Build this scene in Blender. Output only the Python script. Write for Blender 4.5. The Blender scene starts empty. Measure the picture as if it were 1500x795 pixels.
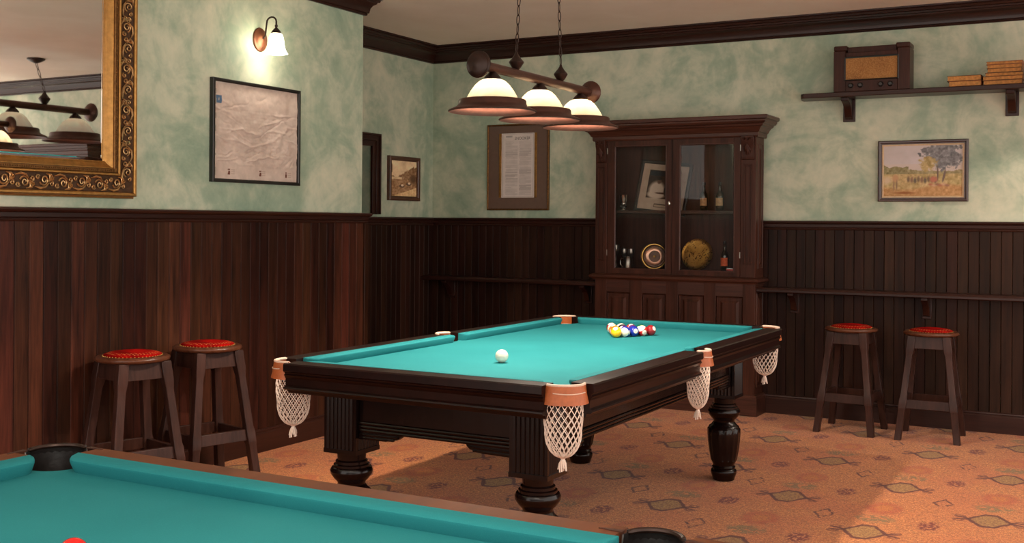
import bpy, bmesh, math, random
import numpy as np
from mathutils import Matrix, Vector
R = math.radians
PI = math.pi
random.seed(7)
scene = bpy.context.scene
C = scene.collection

# ------------------------------------------------------------------ camera
cam_d = bpy.data.cameras.new('camera')
cam_d.sensor_width = 36.0
cam_d.lens = 36.0 * 1629.0 / 1500.0
cam_d.shift_y = -71.5 / 1500.0
cam_d.clip_start = 0.05
cam = bpy.data.objects.new('camera', cam_d)
C.objects.link(cam)
cam.matrix_world = (Matrix.Translation((0, 0, 1.40)) @ Matrix.Rotation(R(28.92), 4, 'Z')
                    @ Matrix.Rotation(R(90), 4, 'X') @ Matrix.Rotation(R(0.42), 4, 'Z'))
scene.camera = cam

# ------------------------------------------------------------------ world and exposure
world = bpy.data.worlds.new('world')
scene.world = world
world.use_nodes = True
bg = world.node_tree.nodes['Background']
bg.inputs[0].default_value = (1.0, 0.92, 0.84, 1)
bg.inputs[1].default_value = 2.2
vs = scene.view_settings
vs.view_transform = 'Standard'
vs.look = 'None'
vs.exposure = 0.24
vs.gamma = 1.0
vs.use_curve_mapping = False
WARM = (1.0, 0.87, 0.72)
P_TABLE = 62.0      # each bulb of the lamp over the far table
P_FRONT = 20.0      # each bulb of the lamp over the near table
P_SIDE = 14.0       # each bulb of the lamp beyond the right edge
P_SCONCE = 2.5
GLOW_SCONCE = 8.0

# ------------------------------------------------------------------ helpers: colours and node materials
def lin(c):
    return tuple((v / 12.92 if v <= 0.04045 else ((v + 0.055) / 1.055) ** 2.4) for v in (x / 255.0 for x in c))
def rgba(c):
    return (*lin(c), 1.0)

class NT:
    """tiny expression builder for shader nodes"""
    def __init__(self, name):
        self.m = bpy.data.materials.new(name)
        self.m.use_nodes = True
        self.t = self.m.node_tree
        self.b = self.t.nodes['Principled BSDF']
        self.out = self.t.nodes['Material Output']
    def n(self, typ, **kw):
        nd = self.t.nodes.new(typ)
        for k, v in kw.items():
            setattr(nd, k, v)
        return nd
    def link(self, a, b):
        self.t.links.new(a, b)
    def put(self, sock, v):
        if isinstance(v, bpy.types.NodeSocket):
            self.link(v, sock)
        else:
            sock.default_value = v
    def math(self, op, a, b=None, c=None, clamp=False):
        nd = self.n('ShaderNodeMath', operation=op, use_clamp=clamp)
        for i, v in enumerate((a, b, c)):
            if v is not None:
                self.put(nd.inputs[i], v)
        return nd.outputs[0]
    def mix(self, f, a, b, mode='MIX'):
        nd = self.n('ShaderNodeMix', data_type='RGBA', blend_type=mode)
        self.put(nd.inputs[0], f)
        self.put(nd.inputs[6], a)
        self.put(nd.inputs[7], b)
        return nd.outputs[2]
    def coord(self, which='Object'):
        return self.n('ShaderNodeTexCoord').outputs[which]
    def mapping(self, vec, scale=(1, 1, 1), loc=(0, 0, 0), rot=(0, 0, 0)):
        nd = self.n('ShaderNodeMapping')
        self.link(vec, nd.inputs[0])
        nd.inputs['Scale'].default_value = scale
        nd.inputs['Rotation'].default_value = rot
        if isinstance(loc, bpy.types.NodeSocket):
            self.link(loc, nd.inputs['Location'])
        else:
            nd.inputs['Location'].default_value = loc
        return nd.outputs[0]
    def noise(self, vec, scale=5, detail=3, rough=0.55, dist=0.0, out='Fac'):
        nd = self.n('ShaderNodeTexNoise')
        self.link(vec, nd.inputs['Vector'])
        nd.inputs['Scale'].default_value = scale
        nd.inputs['Detail'].default_value = detail
        nd.inputs['Roughness'].default_value = rough
        nd.inputs['Distortion'].default_value = dist
        return nd.outputs[out]
    def ramp(self, f, stops):
        nd = self.n('ShaderNodeValToRGB')
        self.put(nd.inputs[0], f)
        el = nd.color_ramp.elements
        while len(el) < len(stops):
            el.new(0.5)
        for e, (p, c) in zip(el, stops):
            e.position = p
            e.color = c if len(c) == 4 else (*c, 1)
        return nd.outputs[0]
    def smooth(self, v, a, b):
        nd = self.n('ShaderNodeMapRange', interpolation_type='SMOOTHSTEP')
        self.put(nd.inputs[0], v)
        nd.inputs[1].default_value = a
        nd.inputs[2].default_value = b
        return nd.outputs[0]
    def bump(self, h, strength=0.3, dist=0.01):
        nd = self.n('ShaderNodeBump')
        nd.inputs['Strength'].default_value = strength
        nd.inputs['Distance'].default_value = dist
        self.link(h, nd.inputs['Height'])
        self.link(nd.outputs[0], self.b.inputs['Normal'])
    def base(self, c):
        self.put(self.b.inputs['Base Color'], c if isinstance(c, bpy.types.NodeSocket) else (rgba(c) if max(c) > 1.001 else (*c[:3], 1)))
    def pbr(self, rough=0.5, metal=0.0, spec=0.5, coat=0.0, coat_rough=0.1):
        self.put(self.b.inputs['Roughness'], rough)
        self.put(self.b.inputs['Metallic'], metal)
        self.put(self.b.inputs['Specular IOR Level'], spec)
        self.put(self.b.inputs['Coat Weight'], coat)
        self.put(self.b.inputs['Coat Roughness'], coat_rough)

MAT = {}
def plain(name, col, rough=0.5, metal=0.0, spec=0.5, coat=0.0, vary=0.10, scale=30, bump=0.0):
    if name in MAT:
        return MAT[name]
    n = NT(name)
    v = n.coord()
    f = n.noise(v, scale, 4)
    c = np.array(lin(col))
    n.base(n.ramp(f, [(0.3, tuple(c * (1 - vary))), (0.7, tuple(np.minimum(c * (1 + vary), 1)))]))
    n.pbr(rough, metal, spec, coat)
    if bump:
        n.bump(f, bump, 0.004)
    MAT[name] = n.m
    return n.m

def wood(name, dark, light, axis='Z', rough=0.4, coat=0.0, fine=60, randomise=0.0, spec=0.5, tint=None):
    if name in MAT:
        return MAT[name]
    n = NT(name)
    v = n.coord()
    sc = {'X': (0.06, 1, 1), 'Y': (1, 0.06, 1), 'Z': (1, 1, 0.06)}[axis]
    if randomise:
        oi = n.n('ShaderNodeObjectInfo').outputs['Random']
        cmb = n.n('ShaderNodeCombineXYZ')
        n.link(n.math('MULTIPLY', oi, 37.0), cmb.inputs[0])
        n.link(n.math('MULTIPLY', oi, 91.0), cmb.inputs[1])
        n.link(n.math('MULTIPLY', oi, 53.0), cmb.inputs[2])
        v2 = n.mapping(v, sc, cmb.outputs[0])
    else:
        v2 = n.mapping(v, sc)
    g = n.noise(v2, fine, 5, 0.65, 0.4)
    g2 = n.noise(v2, fine * 0.18, 3, 0.5, 1.2)
    f = n.math('ADD', n.math('MULTIPLY', g, 0.55), n.math('MULTIPLY', g2, 0.45))
    col = n.ramp(f, [(0.34, lin(dark)), (0.66, lin(light))])
    if randomise:
        w = n.math('MULTIPLY_ADD', n.math('POWER', oi, 1.5), randomise * 1.9, 1.0 - randomise)
        hs = n.n('ShaderNodeHueSaturation')
        n.link(col, hs.inputs['Color'])
        n.link(w, hs.inputs['Value'])
        n.link(n.math('MULTIPLY_ADD', n.math('FRACT', n.math('MULTIPLY', oi, 17.3)), 0.02, 0.49), hs.inputs['Hue'])
        col = hs.outputs[0]
    n.base(col)
    n.pbr(n.math('MULTIPLY_ADD', g, 0.15, rough - 0.07), 0, spec, coat, 0.12)
    n.bump(g, 0.12, 0.002)
    MAT[name] = n.m
    return n.m

# ---- wall paint: sponged sage green
def mat_plaster():
    n = NT('sponged_green_paint')
    v = n.coord()
    a = n.noise(v, 1.3, 5, 0.62, 1.3)
    b = n.noise(v, 4.5, 5, 0.6, 0.8)
    d = n.noise(v, 16, 4, 0.6, 0.5)
    f = n.math('ADD', n.math('ADD', n.math('MULTIPLY', a, 0.55), n.math('MULTIPLY', b, 0.33)), n.math('MULTIPLY', d, 0.12))
    col = n.ramp(f, [(0.34, lin((136, 160, 140))), (0.45, lin((166, 183, 160))), (0.54, lin((198, 204, 181))), (0.68, lin((226, 221, 198)))])
    n.base(col)
    n.pbr(0.55, 0, 0.35)
    n.bump(b, 0.06, 0.01)
    return n.m
M_PLASTER = mat_plaster()

def mat_ceiling():
    n = NT('ceiling_paint')
    v = n.coord()
    f = n.noise(v, 2.2, 4, 0.55, 0.5)
    n.base(n.ramp(f, [(0.3, lin((240, 228, 214))), (0.7, lin((248, 238, 226)))]))
    n.pbr(0.8, 0, 0.2)
    return n.m
M_CEIL = mat_ceiling()

# ---- carpet: repeating medallions on a terracotta ground
def mat_carpet():
    n = NT('patterned_carpet')
    P = n.coord()
    wob = n.noise(P, 26, 2, 0.5, 0, 'Color')
    va = n.n('ShaderNodeVectorMath', operation='SUBTRACT'); n.link(wob, va.inputs[0]); va.inputs[1].default_value = (0.5, 0.5, 0.5)
    vb = n.n('ShaderNodeVectorMath', operation='SCALE'); n.link(va.outputs[0], vb.inputs[0]); vb.inputs['Scale'].default_value = 0.022
    vc = n.n('ShaderNodeVectorMath', operation='ADD'); n.link(P, vc.inputs[0]); n.link(vb.outputs[0], vc.inputs[1])
    sx = n.n('ShaderNodeSeparateXYZ'); n.link(vc.outputs[0], sx.inputs[0])
    x, y = sx.outputs[0], sx.outputs[1]
    PX, PY = 0.96, 0.98
    def cell(s, per, off):     # centred distance to the nearest lattice line
        return n.math('MULTIPLY', n.math('SUBTRACT', n.math('FRACT', n.math('MULTIPLY_ADD', s, 1 / per, -off / per + 0.5)), 0.5), per)
    def lattice(ox, oy):
        return cell(x, PX, ox), cell(y, PY, oy)
    ab = lambda s: n.math('ABSOLUTE', s)
    mul = lambda a, b: n.math('MULTIPLY', a, b)
    add = lambda a, b: n.math('ADD', a, b)
    mx = lambda a, b: n.math('MAXIMUM', a, b)
    mn = lambda a, b: n.math('MINIMUM', a, b)
    def band(d, c, w):          # 1 where |d-c|<w, soft
        return n.math('SUBTRACT', 1.0, n.smooth(ab(n.math('SUBTRACT', d, c)), w * 0.6, w * 1.3))
    def less(d, t, s):
        return n.math('SUBTRACT', 1.0, n.smooth(d, t - s, t + s))
    fine = n.noise(P, 260, 3, 0.7)
    speck = n.noise(P, 75, 3, 0.7)
    vine = n.noise(P, 22, 4, 0.6, 1.5)
    vine2 = n.noise(n.mapping(P, (1, 1, 1), (4.3, 9.1, 0)), 14, 3, 0.6, 2.5)
    big = n.noise(P, 2.0, 2, 0.5)
    base = n.ramp(add(mul(speck, 0.6), mul(fine, 0.4)), [(0.36, lin((104, 52, 26))), (0.48, lin((202, 120, 62))), (0.62, lin((236, 160, 94)))])
    base = n.mix(mul(n.smooth(big, 0.4, 0.65), 0.35), base, rgba((198, 98, 58)))
    # scattered vines and leaves
    base = n.mix(mul(mul(band(vine, 0.5, 0.022), n.smooth(speck, 0.42, 0.55)), 0.75), base, rgba((104, 50, 28)))
    base = n.mix(mul(n.smooth(vine2, 0.62, 0.7), 0.45), base, rgba((142, 112, 66)))
    base = n.mix(mul(less(vine2, 0.33, 0.03), 0.4), base, rgba((160, 64, 44)))
    col = base
    O = (-1.04, 6.21)
    for ox, oy in ((O[0], O[1]), (O[0] + PX / 2, O[1] + PY / 2)):
        px, py = lattice(ox, oy)
        ax, ay = ab(px), ab(py)
        D = add(mul(ax, 1 / 0.098), mul(ay, 1 / 0.165))
        D = mx(D, mul(ay, 1 / 0.118))
        fill = less(D, 0.9, 0.08)
        col = n.mix(mul(fill, 0.8), col, n.mix(n.smooth(speck, 0.45, 0.55), rgba((176, 136, 72)), rgba((122, 84, 44))))
        col = n.mix(mul(band(D, 0.98, 0.12), 0.95), col, rgba((92, 30, 14)))
        # wings reaching out along x
        wing = mul(band(n.math('SUBTRACT', ay, mul(n.math('SUBTRACT', ax, 0.09), 0.35)), 0.006, 0.012), mul(n.smooth(ax, 0.075, 0.09), less(ax, 0.15, 0.012)))
        col = n.mix(mul(wing, 0.95), col, rgba((92, 30, 14)))
        curl = band(n.math('SQRT', add(mul(n.math('SUBTRACT', ax, 0.135), n.math('SUBTRACT', ax, 0.135)), mul(n.math('SUBTRACT', ay, 0.035), n.math('SUBTRACT', ay, 0.035)))), 0.02, 0.008)
        col = n.mix(mul(curl, 0.7), col, rgba((110, 46, 26)))
        # rosette half a cell along
        px, py = lattice(ox + PX / 2, oy)
        rr = n.math('SQRT', add(mul(mul(px, 1 / 0.085), mul(px, 1 / 0.085)), mul(mul(py, 1 / 0.12), mul(py, 1 / 0.12))))
        rr = add(rr, mul(n.math('SUBTRACT', vine, 0.5), 1.2))
        col = n.mix(mul(mul(less(rr, 1.0, 0.2), n.smooth(speck, 0.36, 0.56)), 0.75), col, rgba((178, 70, 36)))
        col = n.mix(mul(mul(less(rr, 0.5, 0.15), n.smooth(speck, 0.36, 0.56)), 0.7), col, rgba((206, 128, 48)))
        # small dark flower clusters and open outlines between
        for k, (dx, dy) in enumerate(((0.24, 0.245), (-0.24, 0.245))):
            qx, qy = lattice(ox + dx, oy + dy)
            bx_, by_ = ab(qx), ab(qy)
            if k == 0:
                d = n.math('SQRT', add(mul(qx, qx), mul(mul(qy, 0.6), mul(qy, 0.6))))
                star = mul(less(d, 0.05, 0.01), n.smooth(n.noise(vc.outputs[0], 55, 1, 0.5), 0.42, 0.5))
                col = n.mix(mul(star, 0.9), col, rgba((112, 26, 20)))
            else:
                d = add(mul(bx_, 1 / 0.05), mul(by_, 1 / 0.10))
                col = n.mix(mul(mul(band(d, 0.9, 0.16), n.smooth(vine, 0.40, 0.5)), 0.85), col, rgba((84, 30, 24)))
        qx, qy = lattice(ox + 0.0, oy + PY * 0.26)
        d = n.math('SQRT', add(mul(mul(qx, 1 / 0.09), mul(qx, 1 / 0.09)), mul(mul(qy, 1 / 0.07), mul(qy, 1 / 0.07))))
        col = n.mix(mul(mul(less(d, 1.0, 0.25), n.smooth(vine, 0.42, 0.52)), 0.7), col, rgba((110, 104, 66)))
    spk = n.noise(P, 120, 2, 0.6)
    col = n.mix(mul(less(spk, 0.40, 0.05), 0.6), col, rgba((92, 42, 24)))
    col = n.mix(mul(n.smooth(n.noise(P, 48, 2, 0.6), 0.60, 0.66), 0.45), col, rgba((110, 50, 30)))
    n.base(n.mix(mul(n.smooth(fine, 0.55, 0.35), 0.35), col, rgba((60, 34, 22))))
    n.pbr(0.95, 0, 0.1)
    n.b.inputs['Sheen Weight'].default_value = 0.15
    n.bump(fine, 0.5, 0.004)
    return n.m
M_CARPET = mat_carpet()

def mat_cloth(name, c0, c1):
    n = NT(name)
    v = n.coord()
    a = n.noise(v, 1.8, 3, 0.5, 0.3)
    b = n.noise(v, 420, 2, 0.7)
    col = n.ramp(a, [(0.3, lin(c0)), (0.7, lin(c1))])
    n.base(n.mix(n.math('MULTIPLY', n.smooth(b, 0.45, 0.75), 0.12), col, rgba((70, 160, 152))))
    n.pbr(0.9, 0, 0.1)
    n.bump(b, 0.15, 0.001)
    return n.m
M_CLOTH = mat_cloth('teal_baize', (32, 110, 116), (39, 121, 126))

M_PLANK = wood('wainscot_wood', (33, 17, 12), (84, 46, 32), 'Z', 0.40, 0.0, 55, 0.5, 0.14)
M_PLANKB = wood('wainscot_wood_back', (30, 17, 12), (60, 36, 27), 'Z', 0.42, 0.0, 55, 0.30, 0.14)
M_TRIM = wood('moulding_wood', (38, 18, 14), (58, 30, 22), 'Y', 0.32, 0.06, 50, 0, 0.3)
M_TRIMX = wood('moulding_wood_x', (38, 20, 16), (58, 32, 25), 'X', 0.32, 0.06, 50, 0, 0.3)
M_CAB = wood('cabinet_wood', (42, 23, 17), (84, 49, 37), 'Z', 0.36, 0.02, 50, 0, 0.16)
M_CABX = wood('cabinet_wood_x', (44, 24, 18), (88, 51, 39), 'X', 0.34, 0.06, 50, 0, 0.3)
M_TABLE = wood('table_mahogany', (17, 6, 5), (32, 12, 9), 'Y', 0.30, 0.06, 40, 0, 0.2)
M_LEG = wood('table_leg_wood', (14, 6, 5), (24, 10, 8), 'Z', 0.22, 0.18, 40, 0, 0.2)
M_FRAIL = wood('near_table_rail_wood', (78, 42, 24), (104, 60, 36), 'X', 0.55, 0.0, 40, 0, 0.2)
M_STOOL = wood('stool_wood', (36, 20, 16), (70, 44, 37), 'Z', 0.38, 0.05, 60, 0, 0.2)
M_SEATW = wood('stool_seat_wood', (66, 34, 22), (104, 62, 42), 'X', 0.3, 0.2, 50, 0, 0.25)
M_RADIO = wood('radio_veneer', (44, 24, 19), (70, 40, 32), 'Z', 0.38, 0.06, 60, 0, 0.2)
M_BLACKF = plain('black_lacquer', (22, 18, 16), 0.35, coat=0.3)
M_GOLD = plain('antique_gold', (170, 124, 66), 0.38, 0.75, vary=0.22, scale=40, bump=0.15)
M_GOLDD = plain('dark_gold', (112, 76, 38), 0.42, 0.75, vary=0.35, scale=60, bump=0.3)
M_BRONZE = plain('bronze_metal', (78, 50, 40), 0.36, 0.55, vary=0.15)
M_BRONZED = plain('bronze_dark', (48, 32, 26), 0.38, 0.6, vary=0.15)
M_COPPER = plain('copper_brown', (70, 40, 30), 0.45, 0.4, vary=0.2)
M_LEATHER = plain('tan_leather', (172, 92, 48), 0.5, vary=0.14, scale=60, bump=0.2)
M_LEATHERD = plain('black_leather', (22, 18, 17), 0.38, vary=0.2, scale=60, bump=0.2)
M_HIDE = plain('pale_hide', (216, 186, 166), 0.6, vary=0.05)
M_STRING = plain('white_string', (232, 214, 200), 0.8, vary=0.06, scale=200, bump=0.3)
M_BRASS = plain('brass', (196, 152, 84), 0.28, 1.0, vary=0.1)
M_SILVER = plain('silver', (212, 206, 200), 0.2, 1.0, vary=0.1)
M_PEWTER = plain('pewter', (168, 160, 154), 0.3, 1.0, vary=0.15)
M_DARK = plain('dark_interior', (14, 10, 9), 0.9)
M_PAGES = plain('aged_pages', (196, 138, 76), 0.8, vary=0.25, scale=70)
M_HINGE = plain('steel_hinge', (170, 165, 158), 0.35, 1.0)

def mat_glass(name, tint=(1, 1, 1), rough=0.0, alpha=0.12):
    n = NT(name)                       # thin pane: clear with a reflective skin
    tr = n.n('ShaderNodeBsdfTransparent'); tr.inputs[0].default_value = (*tint, 1)
    gl = n.n('ShaderNodeBsdfGlossy'); gl.inputs['Roughness'].default_value = rough + 0.02
    fr = n.n('ShaderNodeFresnel'); fr.inputs[0].default_value = 1.28
    mx = n.n('ShaderNodeMixShader')
    n.link(fr.outputs[0], mx.inputs[0]); n.link(tr.outputs[0], mx.inputs[1]); n.link(gl.outputs[0], mx.inputs[2])
    n.link(mx.outputs[0], n.out.inputs['Surface'])
    return n.m
M_PANE = mat_glass('cabinet_pane', (0.93, 0.93, 0.92))
M_PICGLASS = mat_glass('picture_glass', (0.97, 0.97, 0.97))

def mat_bottle(name, col):
    n = NT(name)
    f = n.noise(n.coord(), 20, 2)
    c = np.array(lin(col))
    n.base(n.ramp(f, [(0.3, tuple(c * 0.9)), (0.7, tuple(c * 1.1))]))
    n.pbr(0.06, 0, 0.6, 0.5, 0.03)
    n.b.inputs['Transmission Weight'].default_value = 0.35
    return n.m
M_BOTTLE = mat_bottle('dark_bottle_glass', (30, 34, 24))
M_BOTTLEB = mat_bottle('grey_bottle_glass', (78, 82, 74))

def mat_shade(name, col, emit, trans=0.85, dim=1.0):
    n = NT(name)
    v = n.coord()
    f = n.noise(v, 14, 3, 0.6, 1.5)
    c = n.ramp(f, [(0.35, lin(col)), (0.65, lin(tuple(min(255, k + 14) for k in col)))])
    tl = n.n('ShaderNodeBsdfTranslucent'); n.link(n.mix(1.0 - dim, c, (0, 0, 0, 1)), tl.inputs[0])
    df = n.n('ShaderNodeBsdfPrincipled'); n.link(c, df.inputs['Base Color']); df.inputs['Roughness'].default_value = 0.3
    mx = n.n('ShaderNodeMixShader'); mx.inputs[0].default_value = trans
    n.link(df.outputs[0], mx.inputs[1]); n.link(tl.outputs[0], mx.inputs[2])
    em = n.n('ShaderNodeEmission'); n.link(c, em.inputs[0]); em.inputs[1].default_value = emit
    ad = n.n('ShaderNodeAddShader'); n.link(mx.outputs[0], ad.inputs[0]); n.link(em.outputs[0], ad.inputs[1])
    n.link(ad.outputs[0], n.out.inputs['Surface'])
    return n.m
M_SHADE = mat_shade('alabaster_glass', (255, 236, 212), 0.12, 0.9, 0.12)
M_SHADEW = mat_shade('sconce_glass', (255, 243, 224), 1.0, 0.9, 0.6)
def sconce_glow(m):                       # the lit bell glows most where the bulb sits
    t = m.node_tree
    em = [n for n in t.nodes if n.type == 'EMISSION'][0]
    tc = t.nodes.new('ShaderNodeTexCoord'); sx = t.nodes.new('ShaderNodeSeparateXYZ'); mr_ = t.nodes.new('ShaderNodeMapRange')
    t.links.new(tc.outputs['Object'], sx.inputs[0]); t.links.new(sx.outputs[2], mr_.inputs[0])
    mr_.interpolation_type = 'SMOOTHSTEP'
    mr_.inputs[1].default_value = 0.03; mr_.inputs[2].default_value = -0.04; mr_.inputs[3].default_value = 0.8; mr_.inputs[4].default_value = GLOW_SCONCE
    t.links.new(mr_.outputs[0], em.inputs[1])
sconce_glow(M_SHADEW)

def mat_mirror():
    n = NT('mirror_silver')
    f = n.noise(n.coord(), 3, 3)
    n.base(n.ramp(f, [(0.3, (0.80, 0.79, 0.77)), (0.7, (0.84, 0.83, 0.81))]))
    n.pbr(0.015, 1.0)
    return n.m
M_MIRROR = mat_mirror()

def mat_vcol(name, rough=0.7, spec=0.3):
    n = NT(name)
    a = n.n('ShaderNodeAttribute', attribute_name='Col')
    n.base(a.outputs['Color'])
    n.pbr(rough, 0, spec)
    return n.m
M_PAINTED = mat_vcol('printed_paper')

def mat_velvet():
    n = NT('red_dotted_velvet')
    v = n.coord()
    vo = n.n('ShaderNodeTexVoronoi', feature='F1'); n.link(v, vo.inputs['Vector'])
    vo.inputs['Scale'].default_value = 62; vo.inputs['Randomness'].default_value = 0.15
    f = n.math('SUBTRACT', 1.0, n.smooth(vo.outputs['Distance'], 0.22, 0.32))
    base = n.ramp(n.noise(v, 12, 3), [(0.35, lin((116, 7, 6))), (0.65, lin((168, 14, 9)))])
    n.base(n.mix(n.math('MULTIPLY', f, 0.7), base, rgba((214, 130, 76))))
    n.pbr(0.9, 0, 0.05)
    return n.m
M_VELVET = mat_velvet()

def mat_grille():
    n = NT('radio_cloth')
    v = n.coord()
    w = n.noise(v, 160, 2, 0.6)
    a = n.noise(v, 4, 2)
    n.base(n.mix(n.math('MULTIPLY', n.smooth(w, 0.4, 0.6), 0.5), n.ramp(a, [(0.35, lin((136, 88, 44))), (0.65, lin((168, 116, 62)))]), rgba((196, 146, 88))))
    n.pbr(0.7, 0.1, 0.4)
    n.bump(w, 0.4, 0.002)
    return n.m
M_GRILLE = mat_grille()

# ------------------------------------------------------------------ helpers: meshes
class MB:
    def __init__(self):
        self.v, self.f = [], []
    def add(self, vs_, fs_):
        o = len(self.v)
        self.v += [tuple(p) for p in vs_]
        self.f += [tuple(i + o for i in q) for q in fs_]
        return self
    def box(self, x0, x1, y0, y1, z0, z1):
        p = [(x, y, z) for z in (z0, z1) for y in (y0, y1) for x in (x0, x1)]
        return self.add(p, [(0, 2, 3, 1), (4, 5, 7, 6), (0, 1, 5, 4), (2, 6, 7, 3), (0, 4, 6, 2), (1, 3, 7, 5)])
    def hexa(self, lo, hi):
        """two quads (4 points each, same winding, lo below hi)"""
        return self.add(list(lo) + list(hi), [(3, 2, 1, 0), (4, 5, 6, 7), (0, 1, 5, 4), (1, 2, 6, 5), (2, 3, 7, 6), (3, 0, 4, 7)])
    def lathe(self, prof, seg=28, c=(0, 0, 0), flute=None, cap=True):
        vs_, fs_ = [], []
        for k, (r, z) in enumerate(prof):
            for i in range(seg):
                a = 2 * PI * i / seg
                rr = r
                if flute:
                    rr = r * (1 - flute(z) * (0.5 + 0.5 * math.cos(a * flute.n)))
                vs_.append((c[0] + rr * math.cos(a), c[1] + rr * math.sin(a), c[2] + z))
        for k in range(len(prof) - 1):
            for i in range(seg):
                j = (i + 1) % seg
                fs_.append((k * seg + i, k * seg + j, (k + 1) * seg + j, (k + 1) * seg + i))
        if cap:
            fs_.append(tuple(range(seg - 1, -1, -1)))
            fs_.append(tuple((len(prof) - 1) * seg + i for i in range(seg)))
        return self.add(vs_, fs_)
    def tube(self, pts, r, seg=8, closed=False, cap=True):
        pts = [Vector(p) for p in pts]
        n = len(pts)
        rs = r if isinstance(r, (list, tuple)) else [r] * n
        vs_, fs_ = [], []
        up = None
        for i, p in enumerate(pts):
            if closed:
                t = pts[(i + 1) % n] - pts[i - 1]
            else:
                t = pts[min(i + 1, n - 1)] - pts[max(i - 1, 0)]
            t.normalize()
            if up is None:
                up = Vector((0, 0, 1)) if abs(t.z) < 0.9 else Vector((1, 0, 0))
            b = t.cross(up)
            if b.length < 1e-5:
                b = t.cross(Vector((0.3, 0.9, 0.1)))
            b.normalize()
            up = b.cross(t).normalized()
            for k in range(seg):
                a = 2 * PI * k / seg
                q = p + rs[i] * (math.cos(a) * b + math.sin(a) * up)
                vs_.append(q[:])
        m = n if closed else n - 1
        for i in range(m):
            i2 = (i + 1) % n
            for k in range(seg):
                j = (k + 1) % seg
                fs_.append((i * seg + k, i * seg + j, i2 * seg + j, i2 * seg + k))
        if cap and not closed:
            fs_.append(tuple(range(seg - 1, -1, -1)))
            fs_.append(tuple((n - 1) * seg + k for k in range(seg)))
        return self.add(vs_, fs_)
    def prism(self, poly, z0, z1, plane='XY'):
        """extrude a 2D polygon; plane XY extrudes z, XZ extrudes y, YZ extrudes x"""
        n = len(poly)
        def P(a, b, w):
            return {'XY': (a, b, w), 'XZ': (a, w, b), 'YZ': (w, a, b)}[plane]
        vs_ = [P(a, b, z0) for a, b in poly] + [P(a, b, z1) for a, b in poly]
        fs_ = [tuple(range(n - 1, -1, -1)), tuple(range(n, 2 * n))]
        for i in range(n):
            j = (i + 1) % n
            fs_.append((i, j, n + j, n + i))
        return self.add(vs_, fs_)
    def sweep(self, path, prof, closed=False):
        """moulding: profile (out, z) carried along a 2D path, room on the right of travel, mitred"""
        n = len(path)
        vs_, fs_ = [], []
        for i in range(n):
            p = Vector(path[i])
            def rn(a, b):
                d = (Vector(b) - Vector(a)).normalized()
                return Vector((d.y, -d.x))
            if closed:
                n1, n2 = rn(path[i - 1], path[i]), rn(path[i], path[(i + 1) % n])
            else:
                n1 = rn(path[max(i - 1, 0)], path[max(i, 1)])
                n2 = rn(path[min(i, n - 2)], path[min(i + 1, n - 1)])
            m = n1 + n2
            m = m / (m.length_squared / 2.0) if m.length > 1e-6 else n1
            for o, z in prof:
                q = p + m * o
                vs_.append((q.x, q.y, z))
        k = len(prof)
        for i in range(n if closed else n - 1):
            i2 = (i + 1) % n
            for j in range(k):
                j2 = (j + 1) % k
                fs_.append((i * k + j, i2 * k + j, i2 * k + j2, i * k + j2))
        if not closed:
            fs_.append(tuple(range(k)))
            fs_.append(tuple((n - 1) * k + j for j in range(k - 1, -1, -1)))
        return self.add(vs_, fs_)
    def xf(self, M):
        self.v = [tuple(M @ Vector(p)) for p in self.v]
        return self
    def mesh(self, name, smooth=True, ang=35):
        me = bpy.data.meshes.new(name)
        me.from_pydata(self.v, [], self.f)
        bm = bmesh.new(); bm.from_mesh(me)
        bmesh.ops.recalc_face_normals(bm, faces=bm.faces)
        bm.to_mesh(me); bm.free()
        if smooth:
            me.polygons.foreach_set('use_smooth', [True] * len(me.polygons))
            me.set_sharp_from_angle(angle=R(ang))
        me.update()
        return me
    def build(self, name, mat, parent=None, bevel=0.0, smooth=True, ang=35, loc=None):
        me = self.mesh(name, smooth, ang)
        if mat is not None:
            me.materials.append(mat)
        o = bpy.data.objects.new(name, me)
        C.objects.link(o)
        if parent is not None:
            o.parent = parent
        if loc is not None:
            o.location = loc
        if bevel:
            b = o.modifiers.new('bevel', 'BEVEL')
            b.width = bevel; b.segments = 2; b.limit_method = 'ANGLE'; b.angle_limit = R(40)
        return o

def B(x0, x1, y0, y1, z0, z1):
    return MB().box(x0, x1, y0, y1, z0, z1)
def tag(o, label, cat=None, group=None, kind=None):
    o['label'] = label
    if cat: o['category'] = cat
    if group: o['group'] = group
    if kind: o['kind'] = kind
    return o
def empty(name, loc=(0, 0, 0), rz=0.0, label=None, cat=None, group=None, rot=None):
    o = bpy.data.objects.new(name, None)
    o.empty_display_size = 0.1
    C.objects.link(o)
    o.location = loc
    o.rotation_euler = rot if rot else (0, 0, rz)
    if label: tag(o, label, cat, group)
    return o
def dup(o, parent=None):
    c = o.copy(); C.objects.link(c); c.parent = parent
    for ch in list(o.children):
        dup(ch, c)
    return c
def struct(o, label, cat):
    return tag(o, label, cat, kind='structure')

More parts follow.
